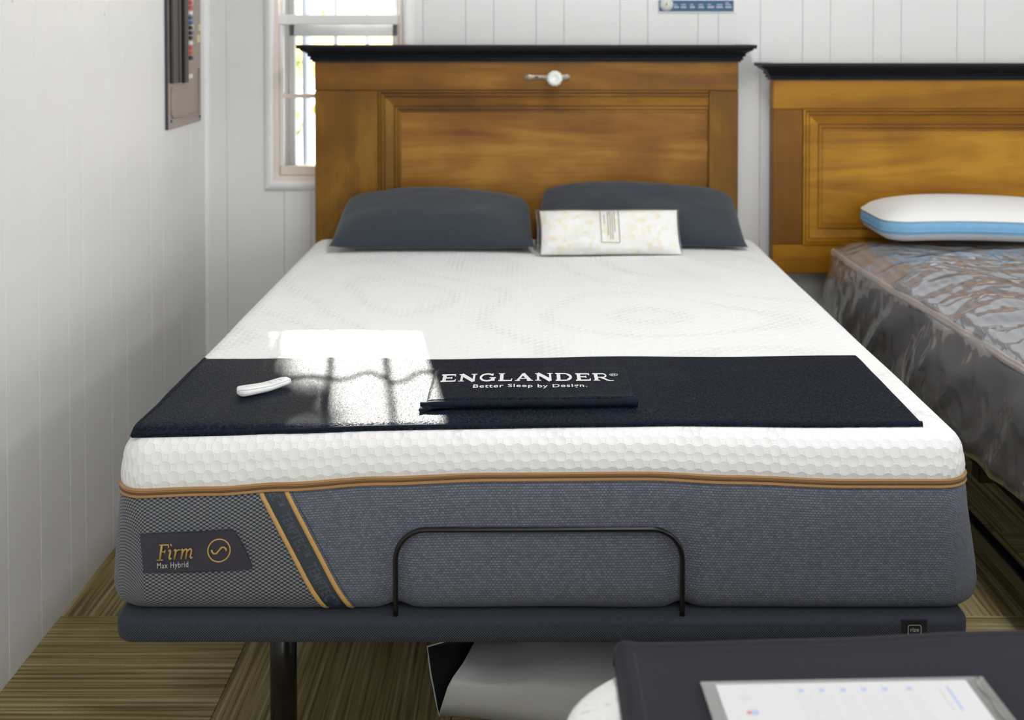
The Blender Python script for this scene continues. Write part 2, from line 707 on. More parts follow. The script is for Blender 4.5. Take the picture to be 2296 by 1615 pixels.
def clear_film(name, haze=0.18, gloss=0.22, rough=0.12, tint=(0.97, 0.97, 0.98), hazecol=(0.75, 0.76, 0.78), ior=1.5, crinkle_bump=0.0):
    """thin clear plastic: passes light, mirrors some, scatters a little"""
    m, N, b = newmat(name)
    N.nodes.remove(b)
    out = N.nodes['Material Output']
    tr = nd(N, 'BsdfTransparent')
    tr.inputs['Color'].default_value = (*tint, 1)
    gl = nd(N, 'BsdfGlossy')
    gl.inputs['Roughness'].default_value = rough
    gl.inputs['Color'].default_value = (0.95, 0.95, 0.95, 1)
    df = nd(N, 'BsdfDiffuse')
    df.inputs['Color'].default_value = (*hazecol, 1)
    fr = nd(N, 'Fresnel')
    fr.inputs['IOR'].default_value = ior
    if crinkle_bump:
        tc = nd(N, 'TexCoord')
        mp = nd(N, 'Mapping')
        mp.inputs['Scale'].default_value = (7, 9, 5)
        N.links.new(tc.outputs['Object'], mp.inputs['Vector'])
        nz = nd(N, 'TexNoise', noise_type='RIDGED_MULTIFRACTAL')
        nz.inputs['Scale'].default_value = 1.0
        nz.inputs['Detail'].default_value = 5
        nz.inputs['Distortion'].default_value = 1.2
        N.links.new(mp.outputs[0], nz.inputs['Vector'])
        bp = nd(N, 'Bump')
        bp.inputs['Strength'].default_value = crinkle_bump
        bp.inputs['Distance'].default_value = 0.012
        N.links.new(nz.outputs['Fac'], bp.inputs['Height'])
        for q in (gl, df, fr): N.links.new(bp.outputs[0], q.inputs['Normal'])
    m1 = nd(N, 'MixShader')
    m1.inputs[0].default_value = haze
    N.links.new(tr.outputs[0], m1.inputs[1])
    N.links.new(df.outputs[0], m1.inputs[2])
    ad = nd(N, 'Math', operation='MULTIPLY_ADD', use_clamp=True)
    ad.inputs[1].default_value = 1.0
    ad.inputs[2].default_value = gloss
    N.links.new(fr.outputs[0], ad.inputs[0])
    m2 = nd(N, 'MixShader')
    N.links.new(ad.outputs[0], m2.inputs[0])
    N.links.new(m1.outputs[0], m2.inputs[1])
    N.links.new(gl.outputs[0], m2.inputs[2])
    N.links.new(m2.outputs[0], out.inputs['Surface'])
    return m


M = {}
M['wall'] = flat('wall_paint', (0.80, 0.80, 0.795), 0.45, nscale=6, namp=0.02, bump=0.05, bscale=60)
M['ceiling'] = flat('ceiling_paint', (0.82, 0.82, 0.81), 0.8, nscale=4, namp=0.02)
M['trim'] = flat('trim_paint', (0.86, 0.86, 0.85), 0.35, nscale=5, namp=0.02)
M['jamb'] = flat('jamb_paint', (0.82, 0.74, 0.68), 0.45, nscale=9, namp=0.05)
M['alum'] = flat('storm_aluminium', (0.42, 0.43, 0.44), 0.45, metal=0.6, nscale=20, namp=0.08)
M['glass'] = clear_film('window_glass', haze=0.01, gloss=0.0, rough=0.01, tint=(0.97, 0.985, 0.985))
M['iron'] = flat('bar_iron', (0.30, 0.33, 0.40), 0.5, metal=0.1, nscale=30, namp=0.2)
M['carpet'] = carpet('carpet_tile')
M['subfloor'] = flat('subfloor', (0.11, 0.085, 0.05), 0.95, nscale=40, namp=0.2)
M['wood1_rail'] = wood('old_door_rail', (0.0997, 0.0364, 0.0036), (0.2232, 0.0912, 0.0079), (0.3135, 0.1433, 0.0144), 'X', 1.1, seed=3.1, contrast=1.4)
M['wood1_stile'] = wood('old_door_stile', (0.1071, 0.0412, 0.0028), (0.1862, 0.0808, 0.0050), (0.2607, 0.1236, 0.0090), 'Z', 0.8, seed=8.4, contrast=1.4)
M['wood1_panel'] = wood('old_door_panel', (0.1649, 0.0565, 0.0060), (0.2926, 0.1271, 0.0147), (0.3937, 0.1884, 0.0267), 'X', 1.1, seed=1.3, contrast=1.35)
M['wood2_rail'] = wood('amber_door_rail', (0.1888, 0.0713, 0.0026), (0.3115, 0.1305, 0.0044), (0.3964, 0.1784, 0.0075), 'X', 0.9, seed=5.0, contrast=1.4)
M['wood2_stile'] = wood('amber_door_stile', (0.1398, 0.0514, 0.0020), (0.2185, 0.0870, 0.0030), (0.2797, 0.1243, 0.0048), 'Z', 0.8, seed=2.2, contrast=1.4)
M['wood2_panel'] = wood('amber_door_panel', (0.2415, 0.0955, 0.0045), (0.3756, 0.1703, 0.0085), (0.4650, 0.2284, 0.0140), 'X', 1.4, seed=6.6, contrast=1.4)
M['crown'] = flat('crown_black', (0.007, 0.008, 0.012), 0.40, spec=0.22, nscale=12, namp=0.15)
M['brass'] = flat('tarnished_nickel', (0.36, 0.31, 0.24), 0.42, metal=0.8, nscale=60, namp=0.3)
M['dark'] = flat('dark_hole', (0.01, 0.01, 0.01), 0.8)
M['knobglass'] = flat('knob_glass', (0.80, 0.84, 0.80), 0.08, spec=0.8, nscale=30, namp=0.1, coat=0.5)
M['quilt'] = quilt('quilted_ticking', (0.90, 0.90, 0.895))
M['border'] = border_mesh('mattress_border')
M['tan'] = flat('tan_tape', (0.40, 0.215, 0.075), 0.6, sheen=0.2, nscale=200, namp=0.15, bump=0.2, bscale=900)
M['teeth'] = flat('zipper_teeth', (0.13, 0.065, 0.022), 0.45, nscale=700, namp=0.6, bump=0.8, bscale=500)
M['gold'] = flat('gold_piping', (0.56, 0.33, 0.10), 0.55, sheen=0.2, nscale=300, namp=0.15)
M['goldthread'] = flat('gold_thread', (0.52, 0.33, 0.09), 0.35, spec=0.6, nscale=500, namp=0.25, bump=0.4, bscale=1500)
M['ribbon'] = flat('navy_ribbon', (0.030, 0.038, 0.046), 0.5, nscale=300, namp=0.1)
M['ribbon_ink'] = flat('ribbon_ink', (0.062, 0.070, 0.105), 0.5, nscale=200, namp=0.1)
M['tag'] = flat('label_cloth', (0.034, 0.032, 0.048), 0.55, nscale=300, namp=0.1, bump=0.1, bscale=1500)
M['silver'] = flat('silver_thread', (0.50, 0.50, 0.48), 0.5, nscale=400, namp=0.1)
M['basecloth'] = weave('base_cloth', (0.003, 0.004, 0.007), (0.072, 0.082, 0.108), 0.0046, 0.0046, 0.8, 0.05, 0.2, 0.7, 0.0008)
M['blackmetal'] = flat('black_metal', (0.006, 0.006, 0.008), 0.28, spec=0.45, nscale=40, namp=0.1)
M['runner'] = None
M['runner_hem'] = weave('runner_hem', (0.007, 0.010, 0.018), (0.015, 0.021, 0.033), 0.0022, 0.0030, 0.7, 0.0, 0.05, 0.6, 0.0006, var=0.5)
M['liner'] = flat('runner_liner', (0.55, 0.56, 0.60), 0.8, nscale=100, namp=0.05)
M['print'] = flat('white_print', (0.80, 0.80, 0.79), 0.6, nscale=200, namp=0.03)
M['remote'] = flat('remote_white', (0.84, 0.84, 0.85), 0.3, spec=0.5, nscale=20, namp=0.01)
M['remote_mark'] = flat('remote_mark', (0.62, 0.63, 0.66), 0.5, nscale=20, namp=0.02)
M['pillow'] = weave('slate_pillow_cloth', (0.029, 0.036, 0.047), (0.050, 0.061, 0.076), 0.0030, 0.0030, 0.85, 0.2, 0.2, 0.35, 0.0006)
M['foam'] = flat('shredded_foam', (0.85, 0.84, 0.76), 0.9)
M['film'] = clear_film('bag_film', haze=0.03, gloss=0.0, rough=0.38, tint=(0.995, 0.995, 0.99), ior=1.2)
M['bagink'] = flat('bag_ink', (0.26, 0.25, 0.15), 0.6, nscale=100, namp=0.2)
M['m2top'] = None
M['plastic'] = clear_film('mattress_plastic', haze=0.31, gloss=0.13, rough=0.09, hazecol=(0.62, 0.59, 0.58), crinkle_bump=0.8)
M['seam'] = clear_film('plastic_seam', haze=0.55, gloss=0.10, rough=0.2, hazecol=(0.66, 0.57, 0.52))
M['white_knit'] = flat('white_knit', (0.86, 0.86, 0.85), 0.8, sheen=0.1, nscale=200, namp=0.03, bump=0.3, bscale=220)
M['blue_gusset'] = flat('blue_gusset', (0.21, 0.44, 0.68), 0.7, nscale=60, namp=0.08, bump=0.3, bscale=500)
M['grey_knit'] = flat('grey_knit', (0.60, 0.62, 0.64), 0.8, nscale=200, namp=0.04, bump=0.3, bscale=300)
M['charcoal'] = flat('charcoal_felt', (0.022, 0.0205, 0.028), 0.9, sheen=0.05, spec=0.15, nscale=60, namp=0.12, bump=0.3, bscale=700)
M['navy'] = flat('navy_side', (0.018, 0.021, 0.040), 0.8, nscale=150, namp=0.2, bump=0.3, bscale=600)
M['speckled'] = None
M['paper'] = flat('paper', (0.70, 0.70, 0.71), 0.7, nscale=100, namp=0.01)
M['sleeve'] = clear_film('sleeve_plastic', haze=0.35, gloss=0.12, rough=0.2, hazecol=(0.42, 0.42, 0.40))
M['inkgrey'] = flat('grey_ink', (0.66, 0.66, 0.67), 0.7, nscale=900, namp=0.3)
M['inkblue'] = flat('blue_ink', (0.42, 0.52, 0.78), 0.7, nscale=100, namp=0.1)
M['inkred'] = flat('red_ink', (0.75, 0.20, 0.22), 0.7, nscale=100, namp=0.1)
M['bag_grey'] = flat('grey_vinyl', (0.78, 0.79, 0.80), 0.42, spec=0.4, nscale=15, namp=0.06)
M['bag_black'] = flat('black_lining', (0.006, 0.006, 0.008), 0.7, nscale=40, namp=0.1)
M['panel_metal'] = flat('panel_metal', (0.34, 0.275, 0.235), 0.35, metal=0.2, nscale=14, namp=0.1)
M['panel_door'] = flat('panel_door_brown', (0.040, 0.030, 0.027), 0.4, metal=0.2, nscale=25, namp=0.15)
M['panel_edge'] = flat('panel_edge', (0.05, 0.05, 0.065), 0.4, metal=0.3, nscale=20, namp=0.1)
M['sticker_yellow'] = flat('yellow_sticker', (0.70, 0.66, 0.36), 0.6, nscale=50, namp=0.05)
M['sticker_white'] = flat('white_sticker', (0.80, 0.78, 0.74), 0.6, nscale=50, namp=0.05)
M['tab_red'] = flat('red_tab', (0.66, 0.10, 0.10), 0.4, nscale=50, namp=0.05)
M['tab_blue'] = flat('blue_tab', (0.05, 0.12, 0.34), 0.4, nscale=50, namp=0.05)
M['tab_black'] = flat('black_tab', (0.03, 0.03, 0.035), 0.4, nscale=50, namp=0.05)
M['sign_blue'] = flat('sign_blue', (0.050, 0.125, 0.230), 0.6, nscale=60, namp=0.04)
M['sign_text'] = flat('sign_text', (0.55, 0.58, 0.68), 0.6, nscale=300, namp=0.1)
M['sign_yellow'] = flat('sign_yellow', (0.78, 0.72, 0.30), 0.6, nscale=100, namp=0.05)
M['bark'] = flat('bark', (0.20, 0.15, 0.10), 0.9, nscale=20, namp=0.3)
M['leaf'] = flat('leaf_yellow_green', (0.38, 0.42, 0.06), 0.6, nscale=8, namp=0.5)
M['paving'] = flat('paving', (0.55, 0.54, 0.52), 0.9, nscale=2, namp=0.1)
M['post'] = flat('post_blue_grey', (0.35, 0.42, 0.58), 0.6, nscale=10, namp=0.1)
M['housing'] = flat('lamp_housing', (0.80, 0.80, 0.80), 0.4, nscale=10, namp=0.02)


def diffuser_mat():
    m, N, b = newmat('lamp_diffuser')
    b.inputs['Base Color'].default_value = (0.9, 0.9, 0.9, 1)
    b.inputs['Emission Color'].default_value = (1.0, 0.985, 0.96, 1)
    b.inputs['Emission Strength'].default_value = 3.0
    return m


def foam_mat():
    m, N, b = newmat('shredded_foam_fill')
    tc = nd(N, 'TexCoord')
    vo = nd(N, 'TexVoronoi', voronoi_dimensions='3D')
    vo.inputs['Scale'].default_value = 60
    N.links.new(tc.outputs['Object'], vo.inputs['Vector'])
    sp = nd(N, 'SeparateColor')
    N.links.new(vo.outputs['Color'], sp.inputs[0])
    r = nd(N, 'ValToRGB')
    el = r.color_ramp.elements
    el[0].position, el[0].color = 0.0, (0.86, 0.80, 0.60, 1)
    el[1].position, el[1].color = 0.42, (0.88, 0.88, 0.87, 1)
    e = el.new(0.20); e.color = (0.87, 0.84, 0.74, 1)
    N.links.new(sp.outputs[0], r.inputs['Fac'])
    N.links.new(r.outputs['Color'], b.inputs['Base Color'])
    b.inputs['Roughness'].default_value = 0.8
    bp = nd(N, 'Bump')
    bp.inputs['Strength'].default_value = 0.5
    bp.inputs['Distance'].default_value = 0.004
    N.links.new(vo.outputs['Distance'], bp.inputs['Height'])
    N.links.new(bp.outputs[0], b.inputs['Normal'])
    return m


def ribbed_top():
    m, N, b = newmat('wrapped_mattress_top')
    tc = nd(N, 'TexCoord')
    sp = nd(N, 'SeparateXYZ')
    N.links.new(tc.outputs['Object'], sp.inputs[0])
    k = nd(N, 'Math', operation='MULTIPLY')
    k.inputs[1].default_value = 2 * PI / 0.034
    N.links.new(sp.outputs['X'], k.inputs[0])
    s = nd(N, 'Math', operation='SINE')
    N.links.new(k.outputs[0], s.inputs[0])
    mr = nd(N, 'MapRange')
    mr.inputs['From Min'].default_value = -1
    N.links.new(s.outputs[0], mr.inputs['Value'])
    mx = nd(N, 'MixRGB')
    mx.inputs['Color1'].default_value = (0.26, 0.31, 0.39, 1)
    mx.inputs['Color2'].default_value = (0.42, 0.48, 0.56, 1)
    N.links.new(mr.outputs[0], mx.inputs['Fac'])
    N.links.new(mx.outputs[0], b.inputs['Base Color'])
    b.inputs['Roughness'].default_value = 0.8
    bp = nd(N, 'Bump')
    bp.inputs['Strength'].default_value = 0.6
    bp.inputs['Distance'].default_value = 0.006
    N.links.new(mr.outputs[0], bp.inputs['Height'])
    N.links.new(bp.outputs[0], b.inputs['Normal'])
    return m


def speckle():
    m, N, b = newmat('speckled_white_ticking')
    tc = nd(N, 'TexCoord')
    n = nd(N, 'TexNoise')
    n.inputs['Scale'].default_value = 130
    n.inputs['Detail'].default_value = 2
    N.links.new(tc.outputs['Object'], n.inputs['Vector'])
    r = nd(N, 'ValToRGB')
    el = r.color_ramp.elements
    el[0].position, el[0].color = 0.30, (0.62, 0.62, 0.63, 1)
    el[1].position, el[1].color = 0.42, (0.84, 0.84, 0.83, 1)
    N.links.new(n.outputs['Fac'], r.inputs['Fac'])
    N.links.new(r.outputs['Color'], b.inputs['Base Color'])
    b.inputs['Roughness'].default_value = 0.8
    bp = nd(N, 'Bump')
    bp.inputs['Strength'].default_value = 0.4
    bp.inputs['Distance'].default_value = 0.002
    N.links.new(n.outputs['Fac'], bp.inputs['Height'])
    N.links.new(bp.outputs[0], b.inputs['Normal'])
    return m


def runner_mat():
    """slubby dark navy cloth: uneven threads catch the light"""
    m, N, b = newmat('runner_cloth')
    tc = nd(N, 'TexCoord')

    def threads(sx, sy, rot):
        mp = nd(N, 'Mapping')
        mp.inputs['Scale'].default_value = (sx, sy, 1)
        mp.inputs['Rotation'].default_value = (0, 0, rot)
        N.links.new(tc.outputs['Object'], mp.inputs['Vector'])
        t = nd(N, 'TexNoise', noise_dimensions='2D')
        t.inputs['Scale'].default_value = 1
        t.inputs['Detail'].default_value = 2
        N.links.new(mp.outputs[0], t.inputs['Vector'])
        return t
    a = threads(420, 75, 0.12)
    c = threads(150, 300, -0.1)
    mx = nd(N, 'Math', operation='MAXIMUM')
    N.links.new(a.outputs['Fac'], mx.inputs[0])
    N.links.new(c.outputs['Fac'], mx.inputs[1])
    r = nd(N, 'ValToRGB')
    el = r.color_ramp.elements
    el[0].position, el[0].color = 0.46, (0.0035, 0.0055, 0.0100, 1)
    el[1].position, el[1].color = 0.76, (0.0240, 0.0335, 0.0520, 1)
    N.links.new(mx.outputs[0], r.inputs['Fac'])
    N.links.new(r.outputs['Color'], b.inputs['Base Color'])
    b.inputs['Roughness'].default_value = 0.40
    b.inputs['Specular IOR Level'].default_value = 0.026
    b.inputs['Specular Tint'].default_value = (0.93, 0.96, 1.0, 1)
    bp = nd(N, 'Bump')
    bp.inputs['Strength'].default_value = 1.0
    bp.inputs['Distance'].default_value = 0.0022
    N.links.new(mx.outputs[0], bp.inputs['Height'])
    N.links.new(bp.outputs[0], b.inputs['Normal'])
    return m


M['runner'] = runner_mat()
M['diffuser'] = diffuser_mat()
M['foam'] = foam_mat()
M['m2top'] = ribbed_top()
M['speckled'] = speckle()

# ------------------------------------------------------------------ the room
WX, WY, CH = -1.138, 4.30, 2.72          # left wall, back wall, ceiling
RX, FY = 6.0, -4.0
fl = empty('floor', (2.4, 0.1, 0), 'olive and brown striped carpet tile floor', None, None, 'structure')
box('subfloor', WX - 0.1, RX + 0.1, FY - 0.1, WY + 0.1, -0.06, -0.006, M['subfloor'], fl)
bm = bmesh.new()
bm_box(bm, -0.2494, 0.2494, -0.2494, 0.2494, -0.006, 0.0, 0.0012)
bmesh.ops.recalc_face_normals(bm, faces=bm.faces)
tile_me = bpy.data.meshes.new('carpet_tile')
bm.to_mesh(tile_me)
bm.free()
tile_me.materials.append(M['carpet'])
for i in range(0, 9):
    for j in range(-5, 4):
        o = bpy.data.objects.new('carpet_tile', tile_me)
        link(o, fl)
        o.location = (-0.906 + 0.5 * i - 0.0, 2.68 + 0.5 * j, 0)
        o.rotation_euler = (0, 0, 0 if (i + j) % 2 else PI / 2)

HX0, HX1, HZ0, HZ1 = -0.897, -0.430, 0.893, 2.02       # window opening in the back wall
bm = bmesh.new()
bm_box(bm, WX - 0.15, HX0, WY + 0.008, WY + 0.14, 0, CH)
bm_box(bm, HX1, RX + 0.15, WY + 0.008, WY + 0.14, 0, CH)
bm_box(bm, HX0, HX1, WY + 0.008, WY + 0.14, 0, HZ0)
bm_box(bm, HX0, HX1, WY + 0.008, WY + 0.14, HZ1, CH)
wb_ = from_bm('wall_back', bm, M['wall'])
tag(wb_, 'white vertical board panelled wall behind the headboards', None, None, 'structure')
wl_ = box('wall_left', WX - 0.15, WX - 0.008, FY - 0.15, WY + 0.14, 0, CH, M['wall'])
tag(wl_, 'white vertical board panelled wall left of the bed', None, None, 'structure')
wr_ = box('wall_right', RX, RX + 0.15, FY - 0.15, WY + 0.14, 0, CH, M['wall'])
tag(wr_, kind='structure')
wf_ = box('wall_front', WX - 0.15, RX + 0.15, FY - 0.15, FY, 0, CH, M['wall'])
tag(wf_, kind='structure')
ce_ = box('ceiling', WX - 0.15, RX + 0.15, FY - 0.15, WY + 0.14, CH, CH + 0.1, M['ceiling'])
tag(ce_, kind='structure')


def plank_profile(a, b, d=0.008, ch=0.0016):
    # (along, depth) points; depth 0 is the room face
    return [(a + 0.0004, d), (a + 0.0004, ch), (a + ch, 0), (b - ch, 0), (b - 0.0004, ch), (b - 0.0004, d)]


def plank(parent, a, b, spans, mode):
    V, F = [], []
    for (p, q, z0, z1) in spans:
        pr = plank_profile(p, q) if (p, q) == (a, b) else plank_profile(p, q, ch=0.0005)
        base = len(V)
        n = len(pr)
        for z in (z0, z1):
            for (u, d) in pr:
                V.append((u, WY + d, z) if mode == 'back' else (WX - d, u, z))
        for k in range(n):
            k2 = (k + 1) % n
            F.append((base + k, base + k2, base + n + k2, base + n + k))
        F.append(tuple(base + k for k in range(n)))
        F.append(tuple(base + n + k for k in reversed(range(n))))
    bm = bmesh.new()
    me = bpy.data.meshes.new('t')
    me.from_pydata(V, [], F)
    bm.from_mesh(me)
    return from_bm('plank', bm, M['wall'], parent)


gb = [WX, -1.063, -0.861, -0.766, -0.57, -0.366, -0.215, -0.115, 0.035, 0.133, 0.332, 0.430, 0.608, 0.680, 0.829, 0.979, 1.077,
      1.229, 1.328, 1.526, 1.624, 1.775, 1.875, 2.075, 2.175, 2.325, 2.425, 2.625, 2.80, 3.0]
for a, b in zip(gb, gb[1:]):
    if b <= HX0 or a >= HX1:
        sp = [(a, b, 0, CH)]
    else:
        sp = [(a, b, 0, HZ0), (a, b, HZ1, CH)]
        if a < HX0: sp.append((a, HX0, HZ0, HZ1))
        if b > HX1: sp.append((HX1, b, HZ0, HZ1))
    plank(wb_, a, b, sp, 'back')
gl_ = [0.95, 1.15, 1.25, 1.45, 1.55, 1.76, 1.88, 2.08, 2.18, 2.38, 2.51, 2.637, 2.816, 3.001, 3.104, 3.309, 3.438, 3.666, 3.79, 3.99, 4.11, WY]
for a, b in zip(gl_, gl_[1:]):
    plank(wl_, a, b, [(a, b, 0, CH)], 'left')

for (x, z) in ((0.836, 1.073), (0.836, 1.03), (0.838, 0.80), (0.838, 0.77), (-0.262, 1.46), (0.31, 1.458)):
    lathe('nail_head', [(0.0032, 0), (0.003, 0.0012), (0.001, 0.0018)], (x, WY, z), (0, -1, 0), M['wall'], wb_, 10)
for (y, z) in ((2.69, 1.50), (3.28, 1.477)):
    lathe('nail_head', [(0.006, 0), (0.005, 0.002), (0.002, 0.0035)], (WX, y, z), (1, 0, 0), M['wall'], wl_, 10)

# corner bead
V, F = [], []
prof = [(0, 0)] + [(0.016 * math.cos(math.radians(a)), -0.016 * math.sin(math.radians(a))) for a in range(0, 91, 15)]
for z in (0, CH):
    for (u, d) in prof: V.append((WX + u, WY + d, z))
n = len(prof)
for k in range(n): F.append((k, (k + 1) % n, n + (k + 1) % n, n + k))
tr_ = mk('trim_1', V, F, M['trim'])
tag(tr_, 'thin white corner bead where the two panelled walls meet', None, None, 'structure')

# ------------------------------------------------------------------ the window
win = empty('window_1', (-0.66, WY, HZ0), 'white sash window behind the tall headboard, storm frame outside', None, None, 'structure')


def frame_sweep(name, pts_in, width, prof, mat, parent, ydir=-1):
    """picture-frame moulding round a rectangle: prof = (offset outward, proud)"""
    x0, x1, z0, z1 = pts_in
    V, F = [], []
    for (o, d) in prof:
        for (x, z) in ((x0 - o, z0 - o), (x1 + o, z0 - o), (x1 + o, z1 + o), (x0 - o, z1 + o)):
            V.append((x, WY - d, z))
    m = len(prof)
    for j in range(m - 1):
        for k in range(4):
            k2 = (k + 1) % 4
            F.append((j * 4 + k, j * 4 + k2, (j + 1) * 4 + k2, (j + 1) * 4 + k))
    bm = bmesh.new()
    me = bpy.data.meshes.new('t')
    me.from_pydata(V, [], F)
    bm.from_mesh(me)
    return from_bm(name, bm, mat, parent)


frame_sweep('casing', (HX0 + 0.004, HX1 - 0.004, HZ0 + 0.004, HZ1 - 0.004), 0.04,
            [(0, -0.005), (0, 0.012), (0.004, 0.017), (0.012, 0.019), (0.022, 0.017), (0.03, 0.012), (0.036, 0.004), (0.038, -0.002)], M['trim'], win)
JY = WY + 0.14
# jamb lining
for nm, (a, b, c, d) in (('jamb', (HX0, HX0 + 0.018, HZ0, HZ1)), ('jamb', (HX1 - 0.018, HX1, HZ0, HZ1)), ('sill', (HX0 + 0.018, HX1 - 0.018, HZ0, HZ0 + 0.02)), ('head_jamb', (HX0 + 0.018, HX1 - 0.018, HZ1 - 0.02, HZ1))):
    box(nm, a, b, WY + 0.0005, JY, c, d, M['jamb'], win)
ix0, ix1 = HX0 + 0.018, HX1 - 0.018
# lower sash (inner track): bottom rail, stiles, meeting rail, muntin
ls = WY + 0.022
box('sash_rail', ix0, ix1, ls, ls + 0.03, HZ0 + 0.02, HZ0 + 0.052, M['jamb'], win, 0.003)
box('meeting_rail', ix0 - 0.004, ix1 + 0.004, ls - 0.006, ls + 0.03, 1.4505, 1.486, M['trim'], win, 0.003)
box('sash_stile', ix0, ix0 + 0.012, ls, ls + 0.03, HZ0 + 0.05, 1.452, M['trim'], win, 0.002)
box('sash_stile', ix1 - 0.012, ix1, ls, ls + 0.03, HZ0 + 0.05, 1.452, M['jamb'], win, 0.002)
box('muntin', ix0 + 0.01, ix1 - 0.01, ls + 0.004, ls + 0.024, 1.188, 1.203, M['jamb'], win, 0.002)
box('pane', ix0 + 0.01, ix1 - 0.01, ls + 0.012, ls + 0.0155, HZ0 + 0.05, 1.19, M['glass'], win)
box('pane', ix0 + 0.01, ix1 - 0.01, ls + 0.012, ls + 0.0155, 1.201, 1.452, M['glass'], win)
# upper sash (outer track)
us = WY + 0.058
box('sash_rail', ix0, ix1, us, us + 0.028, 1.455, 1.484, M['trim'], win, 0.003)
box('sash_stile', ix0, ix0 + 0.010, us, us + 0.028, 1.48, HZ1 - 0.05, M['trim'], win, 0.002)
box('sash_stile', ix1 - 0.010, ix1, us, us + 0.028, 1.48, HZ1 - 0.05, M['trim'], win, 0.002)
box('sash_rail', ix0, ix1, us, us + 0.028, HZ1 - 0.055, HZ1 - 0.02, M['trim'], win, 0.003)
box('pane', ix0 + 0.008, ix1 - 0.008, us + 0.012, us + 0.0155, 1.482, HZ1 - 0.05, M['glass'], win)
# aluminium storm frame
st = WY + 0.096
for a, b in ((ix0, ix0 + 0.014), (ix0 + 0.018, ix0 + 0.038), (ix1 - 0.014, ix1), (ix1 - 0.038, ix1 - 0.018)):
    box('storm_track', a, b, st if (a - ix0 < 0.01 or ix1 - b < 0.001) else st + 0.008, JY + 0.004, HZ0 + 0.02, HZ1 - 0.02, M['alum'], win, 0.0015)
box('storm_rail', ix0 + 0.012, ix1 - 0.012, st + 0.008, st + 0.03, HZ0 + 0.02, HZ0 + 0.048, M['alum'], win, 0.002)
box('storm_rail', ix0 + 0.012, ix1 - 0.012, st + 0.008, st + 0.03, 1.408, 1.4555, M['alum'], win, 0.002)

# unseen window frames added on closed walls behind the two fill lights
w2 = empty('added_window_front', (2.0, FY, 0.1), 'wide window frame added on the closed wall behind the front fill light', None, None, 'structure')
for k in range(5):
    x = -0.7 + 5.4 * k / 4
    box('mullion', x - 0.03, x + 0.03, FY, FY + 0.05, 0.1, 2.2, M['trim'], w2, 0.003)
    if k < 4: box('pane', x + 0.03, x + 1.32, FY + 0.012, FY + 0.018, 0.15, 2.15, M['glass'], w2)
for z in (0.1, 2.15):
    box('frame_rail', -0.73, 4.73, FY, FY + 0.048, z, z + 0.05, M['trim'], w2, 0.003)
w3 = empty('added_window_right', (RX, 1.6, 0.7), 'wide window frame added on the closed right wall behind the fill light', None, None, 'structure')
for k in range(4):
    y = -0.6 + 4.4 * k / 3
    box('mullion', RX - 0.05, RX, y - 0.03, y + 0.03, 0.7, 2.4, M['trim'], w3, 0.003)
    if k < 3: box('pane', RX - 0.018, RX - 0.012, y + 0.03, y + 1.436, 0.75, 2.35, M['glass'], w3)
for z in (0.7, 2.35):
    box('frame_rail', RX - 0.048, RX, -0.63, 3.83, z, z + 0.05, M['trim'], w3, 0.003)

# ------------------------------------------------------------------ outside the window
gr = box('ground', -14, 14, WY + 0.14, 40, -0.30, -0.20, M['paving'])
tag(gr, 'pale paving outside the window', None, None, 'structure')
wbars = empty('window_bars', (-0.66, WY + 0.23, HZ0), 'dark iron security bars with scrolled rail outside the sash window', 'window bars')
BY = WY + 0.23
for x in (-0.947, -0.829, -0.711, -0.593, -0.475, -0.357):
    box('bar', x - 0.0065, x + 0.0065, BY - 0.0065, BY + 0.0065, HZ0 - 0.06, 2.12, M['iron'], wbars)
for z in (HZ0 - 0.03, 2.09):
    box('rail', -0.985, -0.32, BY + 0.005, BY + 0.017, z - 0.012, z + 0.012, M['iron'], wbars)
sc_pts = []
for k in range(81):
    t = k / 80
    x = -0.985 + 0.665 * t
    ph = (x + 0.593) / 0.118 * 2 * PI
    a = 0.016 * sstep(-0.72, -0.60, x) + 0.005
    sc_pts.append((x, BY - 0.012, 1.815 + a * math.sin(ph + 0.6)))
tube_obj('scroll_rail', sc_pts, 0.0062, M['iron'], wbars, n=8)
for x in (-0.97, -0.335):
    for z in (HZ0 - 0.03, 2.09):
        box('wall_bracket', x - 0.012, x + 0.012, WY + 0.139, BY + 0.008, z - 0.01, z + 0.01, M['iron'], wbars)
pp = lathe('fence_post', [(0.014, -0.2), (0.014, 1.9), (0.018, 1.905), (0.016, 1.94), (0.006, 1.96)], (-1.33, 7.4, 0), (0, 0, 1), M['post'], None, 16)
tag(pp, 'blue grey post standing outside beyond the window bars', 'post')


def tree(name, label, base, trunk, crowns):
    """crowns: (center, horizontal radius, vertical radius, leaf count, leaf size)"""
    e = empty(name, base, label, 'tree')
    tube_obj('trunk', trunk, [0.06 - 0.045 * k / (len(trunk) - 1) for k in range(len(trunk))], M['bark'], e)
    rnd = random.Random(name)
    V, F = [], []
    for (cc, rh, rv, nl, ls_) in crowns:
        for i in range(nl):
            while True:
                p = Vector((rnd.uniform(-1, 1), rnd.uniform(-1, 1), rnd.uniform(-1, 1)))
                if p.length < 1: break
            c = Vector((cc[0] + p.x * rh, cc[1] + p.y * rh, cc[2] + p.z * rv))
            d1 = Vector((rnd.gauss(0, 1), rnd.gauss(0, 1), rnd.gauss(0, 1))).normalized()
            d2 = d1.orthogonal().normalized()
            s = ls_ * rnd.uniform(0.7, 1.2)
            b0 = len(V)
            V += [c - d1 * s, c + d2 * s * 0.5, c + d1 * s, c - d2 * s * 0.5]
            F.append((b0, b0 + 1, b0 + 2, b0 + 3))
    lv = mk('foliage', V, F, M['leaf'], e)
    lv['kind'] = 'stuff'
    return e


